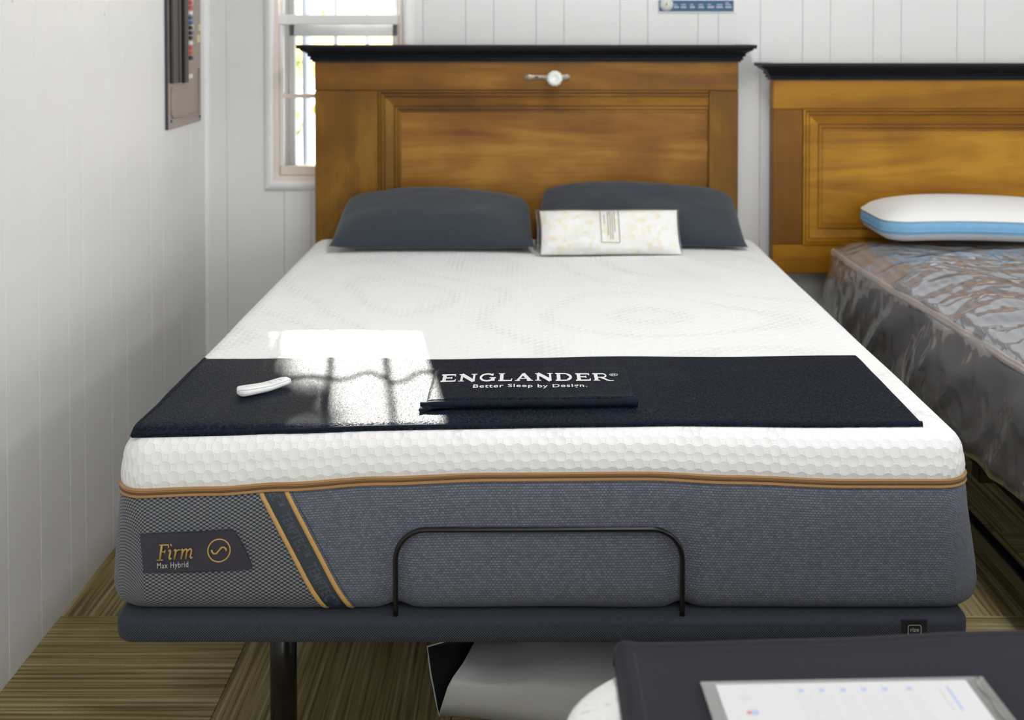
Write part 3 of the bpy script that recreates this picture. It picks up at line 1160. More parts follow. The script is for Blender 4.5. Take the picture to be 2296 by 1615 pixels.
tree('garden_tree', 'yellow green garden tree outside, left of the window, unseen upper crowns added to block sun', (-2.3, 9.0, -0.2), [(-2.3, 9, -0.2), (-2.28, 9, 1.0), (-2.1, 9.05, 2.2), (-1.9, 9, 3.2), (-1.8, 9, 4.4)],
     [((-1.58, 9.0, 3.03), 0.58, 0.80, 5200, 0.08), ((-1.86, 9.0, 4.15), 0.38, 0.55, 1100, 0.065), ((-1.50, 9.0, 4.40), 0.15, 0.25, 300, 0.05), ((-1.75, 9.0, 1.45), 0.30, 0.30, 26, 0.05), ((-1.60, 9.0, 0.9), 0.25, 0.4, 16, 0.05)])  # low sparse leaves show; dense upper crowns unseen, shaped to block sun on the bed

# ------------------------------------------------------------------ ceiling lamps (above the frame)
for i, (lx, ly) in enumerate(LAMPS):
    e = empty('ceiling_light', (lx, ly, CH), 'long white fluorescent ceiling fitting, ' + ('left' if lx < 2 else 'right') + ' row, ' +
              {2.7: 'nearest the headboard wall', 0.2: 'middle of the row', -2.3: 'nearest the front wall'}[ly], 'light', 'ceiling fluorescent fittings')
    box('housing', lx - 0.16, lx + 0.16, ly - 0.61, ly + 0.61, CH - 0.045, CH - 0.0005, M['housing'], e, 0.006)
    box('diffuser', lx - 0.145, lx + 0.145, ly - 0.59, ly + 0.59, CH - 0.050, CH - 0.044, M['diffuser'], e, 0.002)

# ------------------------------------------------------------------ electrical panel on the left wall
ep = empty('breaker_panel', (WX, 4.0, 1.115), 'grey brown metal breaker panel with open dark door on left wall', 'electrical panel')
PX = WX + 0.008
box('cover_plate', WX + 0.0005, PX, 3.822, 4.214, 1.116, 1.93, M['panel_metal'], ep, 0.003)
box('plate_edge', WX + 0.0005, PX + 0.0015, 3.8175, 3.8225, 1.116, 1.93, M['panel_edge'], ep, 0.001)
dr = box('door', PX, PX + 0.012, 3.842, 3.905, 1.262, 1.93, M['panel_door'], ep, 0.004, 2)
box('door_lip', PX + 0.006, PX + 0.015, 3.905, 3.925, 1.262, 1.93, M['panel_door'], dr, 0.003)
box('door_flange', PX, PX + 0.014, 3.972, 4.012, 1.258, 1.93, M['panel_door'], ep, 0.003)
box('door_recess', PX - 0.001, PX + 0.004, 3.905, 3.975, 1.262, 1.93, M['dark'], ep)
# pressed rim near the foot of the plate and the breaker strip
tube_obj('pressed_rim', [(PX + 0.001, 3.862, 1.25), (PX + 0.001, 3.858, 1.165), (PX + 0.001, 3.868, 1.152), (PX + 0.001, 4.17, 1.143), (PX + 0.001, 4.182, 1.155), (PX + 0.001, 4.184, 1.30)], 0.004, M['panel_metal'], ep, n=8)
box('breaker_strip', PX, PX + 0.008, 4.025, 4.075, 1.300, 1.93, M['panel_metal'], ep, 0.002)
zt = 1.338
for k, c in enumerate(['tab_black', 'tab_red', 'tab_red', 'sticker_white', 'tab_black', 'tab_black', 'tab_black', 'tab_blue', 'tab_blue', 'sticker_white', 'tab_red', 'tab_red', 'tab_black', 'tab_red', 'tab_black', 'tab_black']):
    z = zt + 0.0168 * k
    box('breaker_tab', PX + 0.007, PX + 0.016, 4.034, 4.060, z - 0.006, z + 0.006, M[c], ep, 0.001)
for (y, z, hy, hz, c) in ((4.105, 1.441, 0.017, 0.010, 'sticker_yellow'), (4.182, 1.402, 0.018, 0.013, 'sticker_yellow'), (4.197, 1.440, 0.012, 0.012, 'sticker_yellow'),
                          (4.085, 1.481, 0.018, 0.008, 'sticker_white'), (4.10, 1.53, 0.018, 0.014, 'sticker_yellow'), (4.085, 1.276, 0.022, 0.007, 'sticker_white')):
    box('sticker', PX, PX + 0.0012, y - hy, y + hy, z - hz, z + hz, M[c], ep)
for (y, z) in ((3.856, 1.141), (4.191, 1.133)):
    lathe('screw', [(0.0055, 0), (0.005, 0.002), (0.002, 0.003)], (PX, y, z), (1, 0, 0), M['panel_edge'], ep, 12)

# ------------------------------------------------------------------ sign on the back wall
sg = empty('wall_sign', (0.606, WY, 1.495), 'small blue and white printed strip with round white emblem on back wall', 'sign')
S0, S1 = 0.469, 0.733
box('card', S0 - 0.002, S1 + 0.003, WY - 0.0045, WY - 0.0005, 1.4925, 1.5415, M['paper'], sg)
box('blue_band', S0, S1, WY - 0.0052, WY - 0.0044, 1.497, 1.536, M['sign_blue'], sg)
lathe('emblem', [(0.0235, 0), (0.0235, 0.001), (0.001, 0.0011)], (0.496, WY - 0.0052, 1.5215), (0, -1, 0), M['paper'], sg, 28)
bm = bmesh.new()
bm_box(bm, 0.4935, 0.4985, WY - 0.0066, WY - 0.0062, 1.5175, 1.5295)
bm_box(bm, 0.4915, 0.5005, WY - 0.0066, WY - 0.0062, 1.5195, 1.5245)
from_bm('emblem_mark', bm, M['sign_yellow'], sg)
for k, (u, wd, two) in enumerate(((0.0625, 0.018, 0.010), (0.088, 0.020, 0.018), (0.119, 0.018, 0.012), (0.150, 0.020, 0.016), (0.184, 0.024, 0.012), (0.215, 0.024, 0.022), (0.247, 0.023, 0.020))):
    bm = bmesh.new()
    cx = S0 + u
    nch = int(wd / 0.005)
    for q in range(nch):
        xx = cx - wd / 2 + q * wd / nch
        bm_box(bm, xx, xx + wd / nch * 0.75, WY - 0.0058, WY - 0.0052, 1.509, 1.5155)
    bm_box(bm, cx - wd / 2, cx - wd / 2 + two, WY - 0.0058, WY - 0.0052, 1.5195, 1.5225)
    if k == 6: bm_box(bm, cx - wd / 2, cx, WY - 0.0058, WY - 0.0052, 1.5265, 1.5295)
    from_bm('printed_word', bm, M['sign_text'], sg)


# ------------------------------------------------------------------ headboards
CROWN = [(0.0, 0.0), (0.005, 0.0), (0.005, 0.006), (0.010, 0.007), (0.013, 0.010), (0.012, 0.014), (0.010, 0.015), (0.012, 0.018), (0.018, 0.020), (0.020, 0.024), (0.018, 0.027), (0.022, 0.031), (0.030, 0.036), (0.040, 0.041), (0.042, 0.046), (0.050, 0.047), (0.052, 0.051), (0.052, 0.060), (0.0, 0.060)]


def crown(parent, x0, x1, yf, yb, z0):
    """mitred cornice on three sides: profile = (proud, height)"""
    V, F = [], []
    for (o, h) in CROWN:
        V += [(x0 - o, yb, z0 + h), (x0 - o, yf - o, z0 + h), (x1 + o, yf - o, z0 + h), (x1 + o, yb, z0 + h)]
    m = len(CROWN)
    for j in range(m - 1):
        for k in range(3):
            F.append((j * 4 + k, j * 4 + k + 1, (j + 1) * 4 + k + 1, (j + 1) * 4 + k))
    F.append(tuple(j * 4 for j in range(m)))
    F.append(tuple(j * 4 + 3 for j in reversed(range(m))))
    F.append((0, 3, 2, 1))
    bm = bmesh.new()
    me = bpy.data.meshes.new('t')
    me.from_pydata(V, [], F)
    bm.from_mesh(me)
    return from_bm('crown_moulding', bm, M['crown'], parent)


def mould_strip(name, parent, p0, p1, inner, mat, mit0, mit1, yf):
    """panel moulding: stepped profile between p0 and p1 in the XZ plane, running inwards (inner = unit xz)"""
    prof = [(0.000, 0.000), (0.001, 0.004), (0.006, 0.005), (0.008, -0.005), (0.011, -0.005), (0.012, 0.001), (0.017, 0.001), (0.018, -0.007), (0.022, -0.007), (0.024, -0.003),
            (0.052, -0.007), (0.053, -0.014), (0.057, -0.014), (0.058, -0.008), (0.064, -0.008), (0.066, -0.017), (0.070, -0.017), (0.071, -0.015), (0.076, -0.015), (0.077, -0.019)]
    d = Vector((p1[0] - p0[0], 0, p1[1] - p0[1])).normalized()
    inn = Vector((inner[0], 0, inner[1]))
    V, F = [], []
    for (o, pr) in prof:
        for p, mt, sg_ in ((p0, mit0, 1), (p1, mit1, -1)):
            V.append(Vector((p[0], yf - pr, p[1])) + inn * o + d * (o * mt * sg_))
    for j in range(len(prof) - 1):
        F.append((2 * j, 2 * j + 1, 2 * j + 3, 2 * j + 2))
    bm = bmesh.new()
    me = bpy.data.meshes.new('t')
    me.from_pydata([tuple(v) for v in V], [], F)
    bm.from_mesh(me)
    return from_bm(name, bm, mat, parent)


YF, YB = 4.20, 4.262
hb = empty('headboard', (0, 4.23, 0.0), 'tall dark stained old door headboard with crystal knob and black crown, behind slate pillows', 'headboard')
box('stile', -0.733, -0.513, YF, YB, 0.30, 1.222, M['wood1_stile'], hb, 0.003)
box('stile', 0.633, 0.735, YF, YB, 0.30, 1.222, M['wood1_stile'], hb, 0.003)
box('top_rail', -0.733, 0.735, YF, YB, 1.2225, 1.322, M['wood1_rail'], hb, 0.002)
box('bottom_rail', -0.5125, 0.6325, YF, YB, 0.30, 0.52, M['wood1_rail'], hb, 0.002)
box('panel', -0.5125, 0.6325, YF + 0.0185, YB - 0.01, 0.5205, 1.2215, M['wood1_panel'], hb)
mould_strip('panel_moulding', hb, (-0.5125, 1.222), (0.6325, 1.222), (0, -1), M['wood1_rail'], 1, 0, YF)
mould_strip('panel_moulding', hb, (-0.5125, 0.5205), (-0.5125, 1.222), (1, 0), M['wood1_stile'], 0, 1, YF)
box('leg', -0.70, -0.62, YF + 0.01, YB - 0.005, 0.0005, 0.30, M['wood1_stile'], hb, 0.003)
box('leg', 0.62, 0.70, YF + 0.01, YB - 0.005, 0.0005, 0.30, M['wood1_stile'], hb, 0.003)
crown(hb, -0.735, 0.737, YF - 0.002, YB + 0.01, 1.3205)
# back plate, keyhole and glass knob
KZ = 1.268
pl = []
outl = []
for k in range(25):
    t = k / 24
    x = -0.0046 + 0.156 * t
    hw = 0.0085 + 0.004 * math.exp(-((t - 0.05) / 0.10) ** 2) + 0.004 * math.exp(-((t - 0.95) / 0.08) ** 2) + 0.010 * math.exp(-((t - 0.65) / 0.13) ** 2)
    if t < 0.06: hw *= math.sqrt(max(0.0, 1 - ((0.06 - t) / 0.065) ** 2))
    if t > 0.94: hw *= math.sqrt(max(0.0, 1 - ((t - 0.94) / 0.065) ** 2))
    outl.append((x, hw))
V, F = [], []
for (x, hw) in outl:
    V += [(x, YF - 0.0002, KZ + hw), (x, YF - 0.004, KZ + hw * 0.8), (x, YF - 0.004, KZ - hw * 0.8), (x, YF - 0.0002, KZ - hw)]
for k in range(24):
    for q in range(3):
        a = k * 4 + q
        F.append((a, a + 1, a + 5, a + 4))
bp_ = mk('back_plate', V, F, M['brass'], hb, True)
lathe('plate_screw', [(0.005, 0), (0.004, 0.0015), (0.001, 0.002)], (0.006, YF - 0.004, KZ), (0, -1, 0), M['brass'], bp_, 12)
box('keyhole', 0.029, 0.043, YF - 0.0045, YF - 0.0038, KZ - 0.003, KZ + 0.003, M['dark'], bp_)
lathe('knob_shank', [(0.013, 0), (0.011, 0.012), (0.010, 0.03), (0.014, 0.036)], (0.097, YF - 0.004, KZ - 0.002), (0, -1, 0), M['brass'], bp_, 20)
lathe('glass_knob', [(0.012, 0.0), (0.024, 0.006), (0.0275, 0.014), (0.0265, 0.020), (0.020, 0.026), (0.0145, 0.0275), (0.012, 0.0255), (0.004, 0.0245)], (0.097, YF - 0.038, KZ - 0.002), (0, -1, 0), M['knobglass'], bp_, 48, lobes=12, amp=0.035)

h2 = empty('headboard', (1.6, 4.23, 0.585), 'lower amber stained door headboard with black crown mounted behind plastic wrapped bed', 'headboard')
X2 = 2.42
box('stile', 0.856, 0.9595, YF, YB, 0.685, 1.1575, M['wood2_stile'], h2, 0.002)
box('stile', X2 - 0.104, X2, YF, YB, 0.685, 1.1575, M['wood2_stile'], h2, 0.002)
box('top_rail', 0.856, X2, YF, YB, 1.158, 1.259, M['wood2_rail'], h2, 0.002)
box('bottom_rail', 0.856, X2, YF, YB, 0.585, 0.6845, M['wood2_rail'], h2, 0.002)
box('panel', 0.96, X2 - 0.1045, YF + 0.0185, YB - 0.01, 0.685, 1.1575, M['wood2_panel'], h2)
mould_strip('panel_moulding', h2, (0.96, 1.158), (X2 - 0.104, 1.158), (0, -1), M['wood2_rail'], 1, 1, YF)
mould_strip('panel_moulding', h2, (0.96, 0.685), (X2 - 0.104, 0.685), (0, 1), M['wood2_rail'], 1, 1, YF)
mould_strip('panel_moulding', h2, (0.96, 0.685), (0.96, 1.158), (1, 0), M['wood2_panel'], 1, 1, YF)
mould_strip('panel_moulding', h2, (X2 - 0.104, 0.685), (X2 - 0.104, 1.158), (-1, 0), M['wood2_panel'], 1, 1, YF)
crown(h2, 0.854, X2 + 0.002, YF - 0.002, YB + 0.01, 1.2575)
for x in (1.0, 2.2):
    box('mounting_cleat', x, x + 0.08, YB - 0.001, WY - 0.0005, 0.72, 1.20, M['wood2_stile'], h2)

# ------------------------------------------------------------------ the adjustable base
BX0, BX1, BF, BR, BT, BB = -0.722, 0.777, 2.088, 4.14, 0.405, 0.360
ab = empty('adjustable_base', (0.028, 3.1, 0), 'thin dark charcoal cloth adjustable bed base under the quilted mattress', 'bed base')
ringloft('deck', (BX0, BX1, BF, BR), 0.035, [(0.30, BB), (0.02, BB), (0.006, BB + 0.003), (0.001, BB + 0.010), (0, BB + 0.018), (0, BT - 0.009), (0.0015, BT - 0.0045), (0.006, BT - 0.001), (0.012, BT), (0.30, BT)],
         M['basecloth'], ab, ne=(8, 8, 8, 8), nc=6, cap0=True, cap1=True)
box('frame_rail', -0.60, 0.66, 2.30, 2.34, BB - 0.05, BB - 0.0005, M['blackmetal'], ab, 0.003)
box('frame_rail', -0.60, 0.66, 3.86, 3.90, BB - 0.05, BB - 0.0005, M['blackmetal'], ab, 0.003)
box('frame_rail', -0.56, -0.52, 2.34, 3.86, BB - 0.05, BB - 0.0005, M['blackmetal'], ab, 0.003)
box('frame_rail', 0.58, 0.62, 2.34, 3.86, BB - 0.05, BB - 0.0005, M['blackmetal'], ab, 0.003)
for x in (-0.4765, 0.533):
    for y in (2.35, 3.88):
        lg = lathe('leg', [(0.026, 0.012), (0.026, BB - 0.0005)], (x, y, 0), (0, 0, 1), M['blackmetal'], ab, 24)
        lathe('foot', [(0.024, 0.0003), (0.029, 0.003), (0.029, 0.010), (0.026, 0.0125)], (x, y, 0), (0, 0, 1), M['dark'], lg, 24)
RY = 2.105
rp = [(-0.2293, RY, BT - 0.004), (-0.2293, RY, 0.42), (-0.2293, RY, 0.50)]
rp += [(-0.2293 + 0.054 - 0.054 * math.cos(math.radians(a)), RY, 0.503 + 0.054 * math.sin(math.radians(a))) for a in range(0, 91, 9)]
rp += [(0.0, RY, 0.5572)]
rp += [(0.274 - 0.054 + 0.054 * math.sin(math.radians(a)), RY, 0.504 + 0.054 * math.cos(math.radians(a))) for a in range(0, 91, 9)]
rp += [(0.274, RY, 0.50), (0.274, RY, 0.42), (0.274, RY, BT - 0.004)]
tube_obj('retainer_bar', rp, 0.0046, M['blackmetal'], ab, n=12)
# woven maker's patch
pt = box('label_patch', 0.654, 0.698, BF - 0.0012, BF + 0.004, BB + 0.006, BT - 0.0005, M['bag_black'], ab)
V, F = [], []
rr = rrect(0.6645, 0.6880, 0.3745, 0.3975, 0.004, (2, 2, 2, 2), 5)
for (x, z, nx, nz) in rr: V += [(x, BF - 0.0017, z), (x - nx * 0.0011, BF - 0.0017, z - nz * 0.0011)]
for k in range(len(rr)):
    k2 = (k + 1) % len(rr)
    F.append((2 * k, 2 * k2, 2 * k2 + 1, 2 * k + 1))
mk('patch_outline', V, F, M['silver'], pt)
tv, tf = text_mesh('rize', 0.0105, 'CENTER')
mk('patch_lettering', [(0.67625 + x, BF - 0.0017, 0.3855 + y) for x, y in tv], tf, M['silver'], pt)

# ------------------------------------------------------------------ the main mattress
MX0, MX1, MF, MR = -0.733, 0.793, 2.122, 4.158
ZZ, ZT, ZB = 0.632, 0.720, BT + 0.0005
ZIPW = [(-0.74, -0.020), (-0.55, -0.014), (-0.43, -0.006), (-0.26, 0.005), (-0.06, 0.012), (0.21, 0.014), (0.37, 0.007), (0.57, 0.0), (0.80, 0.0)]
RODS = (-0.2293, 0.274)


def mdef(v):
    x, y, z = v
    wf = 1 - sstep(MF + 0.05, MF + 0.55, y)
    wz = lin_tab([(ZB, 0.0), (ZZ, 1.0), (ZT, 0.30)], z)
    nz_ = z + lerp_tab(ZIPW, x) * wz * wf
    ny = y
    if y < MF + 0.06 and z < 0.60:
        low = 1 - sstep(0.42, 0.58, z)
        for xr in RODS:
            g = math.exp(-((x - xr) / 0.022) ** 2)
            ny += 0.010 * g * (0.35 + 0.65 * low)
            nz_ += 0.006 * g * (1 - sstep(0.405, 0.44, z))
        inside = sstep(RODS[0], RODS[0] + 0.04, x) * (1 - sstep(RODS[1] - 0.04, RODS[1], x))
        ny += 0.004 * math.exp(-((z - 0.555) / 0.012) ** 2) * inside
        ny -= 0.0035 * inside * math.exp(-((z - 0.47) / 0.05) ** 2)
        ny += 0.0022 * noise.noise(Vector((x * 5, z * 9, 1.3)))
        if z < 0.425: nz_ += 0.004 * max(0.0, noise.noise(Vector((x * 4.5, 0.2, 3.1))))
    if z > 0.70:
        nz_ += 0.003 * noise.noise(Vector((x * 3, y * 3, 5.0))) - 0.004 * math.exp(-(((x - 0.03) / 0.4) ** 2 + ((y - 3.2) / 0.6) ** 2))
    if z < ZZ - 0.02:
        nx_ = x + 0.010 * (1 if x > 0.6 else 0) * sstep(0.6, 0.75, x) * (1 - sstep(0.42, 0.60, z))
        x = nx_
    return Vector((x, ny, nz_))


cap_prof = [(0.0035, ZZ + 0.006), (0.001, ZZ + 0.012), (0.000, ZZ + 0.022), (0.002, ZZ + 0.036)]
for a in range(0, 91, 10):
    A = math.radians(a)
    cap_prof.append((0.004 + 0.052 * (1 - math.cos(A)), ZT - 0.046 + 0.046 * math.sin(A)))
cap_prof += [(0.08, ZT), (0.12, ZT), (0.17, ZT), (0.23, ZT), (0.30, ZT), (0.38, ZT), (0.46, ZT), (0.55, ZT), (0.64, ZT), (0.72, ZT), (0.755, ZT)]
# unroll uv from the flat top: reverse the profile
ml = empty('mattress', (0.03, 3.1, BT), 'white quilted hybrid mattress with grey mesh border and tan zipper', 'mattress')
ringloft('quilted_cover', (MX0, MX1, MF, MR), 0.06, list(reversed(cap_prof)), M['quilt'], ml, ne=(60, 12, 60, 90), nc=8, cap0=True, deform=mdef)

low_prof = [(0.004, ZZ - 0.006), (-0.001, ZZ - 0.016), (-0.004, 0.58), (-0.008, 0.53), (-0.0115, 0.48), (-0.0125, 0.45), (-0.010, 0.430), (-0.004, 0.418), (0.006, 0.4095), (0.020, ZB), (0.10, ZB)]
ringloft('border_panel', (MX0, MX1, MF, MR), 0.06, low_prof, M['border'], ml, ne=(60, 12, 60, 150), nc=8, cap1=True, deform=mdef)


def front_y(x, z):
    ins = lin_tab([(p[1], p[0]) for p in reversed(low_prof)], z)
    v = mdef((x, MF + ins, z))
    return v


zp = [(0.010, ZZ + 0.0070), (0.001, ZZ + 0.0078), (-0.0022, ZZ + 0.0072), (-0.0028, ZZ + 0.0058), (-0.0020, ZZ + 0.0044), (-0.0008, ZZ + 0.0040), (-0.0014, ZZ + 0.0030), (-0.0006, ZZ + 0.0018),
      (-0.0006, ZZ - 0.0018), (-0.0014, ZZ - 0.0030), (-0.0008, ZZ - 0.0040), (-0.0020, ZZ - 0.0044), (-0.0028, ZZ - 0.0058), (-0.0022, ZZ - 0.0072), (0.001, ZZ - 0.0078), (0.010, ZZ - 0.0070)]
zo = ringloft('zipper_tape', (MX0, MX1, MF, MR), 0.06, zp, M['tan'], ml, ne=(30, 8, 30, 120), nc=8, deform=mdef, closed=True)
ringloft('zipper_teeth', (MX0, MX1, MF, MR), 0.06, [(0.004, ZZ + 0.0020), (-0.0018, ZZ + 0.0017), (-0.0026, ZZ), (-0.0018, ZZ - 0.0017), (0.004, ZZ - 0.0020)], M['teeth'], zo, ne=(30, 8, 30, 120), nc=8, deform=mdef)


# slanted ribbon with gold edges and printed name
def on_front(x, z, off=0.0015):
    v = front_y(x, z)
    return Vector((v.x, v.y - off, v.z))


def rib_center(z):
    return -0.4505 + (ZZ - z) * 0.52 + 0.30 * max(0.0, 0.47 - z) ** 1.5


def ribbon_strip(name, o0, o1, off, mat, parent, nseg=26):
    V, F = [], []
    zt, zb_ = ZZ - 0.006, 0.4085
    for k in range(nseg + 1):
        z = zt + (zb_ - zt) * k / nseg
        c = rib_center(z)
        for q in range(4):
            u = c + o0 + (o1 - o0) * q / 3
            V.append(on_front(u, z, off if q in (1, 2) else off * 0.6))
    for k in range(nseg):
        for q in range(3):
            a = k * 4 + q
            F.append((a, a + 4, a + 5, a + 1))
    return mk(name, V, F, mat, parent, True)


rb = ribbon_strip('ribbon', -0.0195, 0.0195, 0.0018, M['ribbon'], ml)
for o in (-0.0225, 0.0225):
    V, F = tube([on_front(rib_center(ZZ - 0.006 - 0.2175 * k / 26) + o, ZZ - 0.006 - 0.2175 * k / 26, 0.001) for k in range(27)], 0.0042, n=8, up=(0, -1, 0), flat=0.55)
    mk('gold_edge', V, F, M['gold'], ml, True)
V, F = tube([on_front(rib_center(ZZ - 0.006 - 0.2175 * k / 26) + 0.032, ZZ - 0.006 - 0.2175 * k / 26, 0.0003) for k in range(27)], 0.0007, n=6)
mk('stitch_line', V, F, M['ribbon'], ml)


def ribbon_text(s, start, size, length, col):
    tv, tf = text_mesh(s, size, 'LEFT', 1.12, 0.022)
    k_ = length / max(x for x, y in tv)
    tv = [(x * k_, y) for x, y in tv]
    out = []
    for (u, v) in tv:
        z = ZZ - 0.006 - (start + u) * 0.884
        out.append(on_front(rib_center(z) + (v - size * 0.33) * 1.05, z + (v - size * 0.33) * 0.45, 0.0023))
    return mk('ribbon_lettering', out, tf, col, rb)


ribbon_text('EC\u2122', 0.001, 0.0225, 0.030, M['ribbon_ink'])
ribbon_text('TEMPTEC\u2122', 0.044, 0.0225, 0.090, M['ribbon_ink'])
ribbon_text('TEMPTEC\u2122', 0.147, 0.0225, 0.090, M['ribbon_ink'])

# firmness label
pts = [(-0.6795, 0.5452), (-0.60, 0.5503), (-0.5184, 0.5548), (-0.5067, 0.5437), (-0.4951, 0.5214), (-0.4865, 0.5020), (-0.4819, 0.4864), (-0.58, 0.4812), (-0.6738, 0.4769)]
bm = bmesh.new()
LY = 2.1085


def lab(x, z, off=0.0):
    return Vector((x, LY - off + 0.008 * sstep(-0.655, -0.69, x) + 0.05 * max(0, -0.66 - x), z))


f0 = [bm.verts.new(lab(x, z, 0.0025)) for x, z in pts]
f1 = [bm.verts.new(lab(x, z, -0.004)) for x, z in pts]
bm.faces.new(f0)
for k in range(len(pts)):
    k2 = (k + 1) % len(pts)
    bm.faces.new((f0[k], f1[k], f1[k2], f0[k2]))
lb = from_bm('firmness_label', bm, M['tag'], ml)
TILT = 0.055


def lp(u, v, off=0.0):
    # local label coordinates: u right, v up, origin at the foot of the F
    return Vector((-0.6485 + u, LY - 0.0025 - off, 0.5025 + v + u * TILT))


def thread(paths, name, mat, parent):
    VV, FF = [], []
    for (p, r) in paths:
        V, F = tube([lp(u, v, 0.0004) for u, v in p], r, n=8, up=(0, -1, 0), flat=0.7)
        b0 = len(VV)
        VV += V
        FF += [tuple(i + b0 for i in f) for f in F]
    return mk(name, VV, FF, mat, parent, True)


def sl(pp, dx=0.0, k=0.14):
    return [(x + dx + y * k, y) for x, y in pp]


fp = []
H_ = 0.0265
fp.append((sl([(0.0055, 0), (0.0055, H_)]), 0.0019))
fp.append((sl([(0, 0), (0.011, 0)]), 0.0009))
fp.append((sl([(0.001, H_), (0.012, H_), (0.0175, H_)]), 0.0012))
fp.append((sl([(0.0175, H_), (0.0178, H_ - 0.006)]), 0.0011))
fp.append((sl([(0.0055, 0.0145), (0.0125, 0.0145)]), 0.0010))
fp.append((sl([(0.0125, 0.0175), (0.0125, 0.011)]), 0.0009))
fp.append((sl([(0.0185, 0.0155), (0.0215, 0.017), (0.0222, 0.015), (0.0215, 0.003), (0.0225, 0.0008), (0.0255, 0.0022)]), 0.0017))
fp.append((sl([(0.0213, 0.0255), (0.0225, 0.0262)]), 0.0026))
fp.append((sl([(0.0285, 0.0155), (0.031, 0.017), (0.0318, 0.015), (0.0308, 0.0)]), 0.0017))
fp.append((sl([(0.0315, 0.011), (0.0335, 0.0155), (0.0365, 0.017), (0.0385, 0.0155)]), 0.0012))
fp.append((sl([(0.0405, 0.0155), (0.043, 0.017), (0.0438, 0.015), (0.0428, 0.0)]), 0.0017))
fp.append((sl([(0.0435, 0.011), (0.0465, 0.0158), (0.0495, 0.0172), (0.0512, 0.0155), (0.0515, 0.013), (0.0508, 0.0)]), 0.0016))
fp.append((sl([(0.0512, 0.011), (0.0542, 0.0158), (0.0572, 0.0172), (0.0590, 0.0155), (0.0592, 0.013), (0.0584, 0.003), (0.0594, 0.0008), (0.0625, 0.0022)]), 0.0016))
thread(fp, 'word_firm', M['goldthread'], lb)
cx, cy = 0.1094, 0.0115
thread([([(cx + 0.0195 * math.cos(2 * PI * k / 40), cy + 0.0200 * math.sin(2 * PI * k / 40)) for k in range(41)], 0.00135),
        ([(cx - 0.0125, cy + 0.002), (cx - 0.0122, cy - 0.002), (cx - 0.009, cy - 0.0055), (cx - 0.0045, cy - 0.0050), (cx, cy), (cx + 0.0045, cy + 0.0050), (cx + 0.009, cy + 0.0052), (cx + 0.0122, cy + 0.0020), (cx + 0.0125, cy - 0.0015)], 0.0017)],
       'round_emblem', M['goldthread'], lb)
tv, tf = text_mesh('Max Hybrid', 0.0145, 'LEFT', 1.12, 0.004)
wmax = max(x for x, y in tv)
mk('word_max_hybrid', [lp(x * 0.0555 / wmax, y * 1.0 - 0.0145, 0.0008) for x, y in tv], tf, M['silver'], lb)

# ------------------------------------------------------------------ runner across the foot of the mattress
def top_z(x, y):
    z = ZT
    e = y - (MF + 0.004)
    if e < 0.052:
        z = ZT - 0.046 + 0.046 * math.sqrt(max(0.0, 1 - ((0.052 - e) / 0.052) ** 2))
    return mdef((x, max(y, MF + 0.004), z)).z


rn = empty('bed_runner', (0.01, 2.37, ZT), 'long black woven runner laid across the foot of the white mattress', 'bed runner')
NU, NV = 130, 26


def run_xy(u, v):
    # u 0..1 left to right, v 0..1 near to far
    xl = -0.705 + 0.012 * v + 0.002 * noise.noise(Vector((v * 5, 2.0, 0)))
    xr = 0.714 + 0.004 * v + 0.002 * noise.noise(Vector((v * 5, 7.0, 0)))
    yn = 2.148 + 0.018 * u + 0.003 * noise.noise(Vector((u * 6, 0, 1.0)))
    yf_ = 2.590 + 0.028 * u + 0.0025 * noise.noise(Vector((u * 7, 0, 4.0)))
    if u > 0.3: yf_ += 0.008 * sstep(0.45, 0.62, u) - 0.006
    return xl + (xr - xl) * u, yn + (yf_ - yn) * v


def run_z(x, y, u, v):
    t = 0.0075 + 0.0012 * noise.noise(Vector((x * 7, y * 9, 0.5)))
    e = min(u * 1.42, (1 - u) * 1.42, v * 0.45, (1 - v) * 0.45)
    t *= 0.35 + 0.65 * math.sqrt(min(1.0, e / 0.006))
    return top_z(x, y) + t


V, F = [], []
us = sorted(set([0, 0.0015, 0.004] + [k / NU for k in range(NU + 1)] + [0.996, 0.9985]))
vs_ = sorted(set([0, 0.005, 0.014] + [k / NV for k in range(NV + 1)] + [0.986, 0.995]))
for v in vs_:
    for u in us:
        x, y = run_xy(u, v)
        V.append((x, y, run_z(x, y, u, v)))
nu = len(us)
nv_ = len(vs_)
for j in range(nv_ - 1):
    for i in range(nu - 1):
        F.append((j * nu + i, j * nu + i + 1, (j + 1) * nu + i + 1, (j + 1) * nu + i))
b0 = len(V)
edge = [(0, i) for i in range(nu)] + [(j, nu - 1) for j in range(1, nv_)] + [(nv_ - 1, i) for i in range(nu - 2, -1, -1)] + [(j, 0) for j in range(nv_ - 2, 0, -1)]
for (j, i) in edge:
    x, y = run_xy(us[i], vs_[j])
    V.append((x, y, top_z(x, y) + 0.0008))
ne_ = len(edge)
for k in range(ne_):
    k2 = (k + 1) % ne_
    a = edge[k][0] * nu + edge[k][1]
    b = edge[k2][0] * nu + edge[k2][1]
    F.append((a, b0 + k, b0 + k2, b))
mk('cloth', V, F, M['runner'], rn, True)
# narrow turned hems along the two long sides and the two ends
for nm, pth in (('hem', [(u, 0.004) for u in [k / 100 for k in range(101)]]), ('hem', [(0.0016, k / 30) for k in range(31)])):
    P = []
    for (u, v) in pth:
        x, y = run_xy(u, v)
        P.append((x, y + (0.003 if v == 0.004 else 0), top_z(x, y) + 0.0046))
    V, F = tube(P, 0.0046, n=8)
    mk(nm, V, F, M['runner_hem'], rn, True)

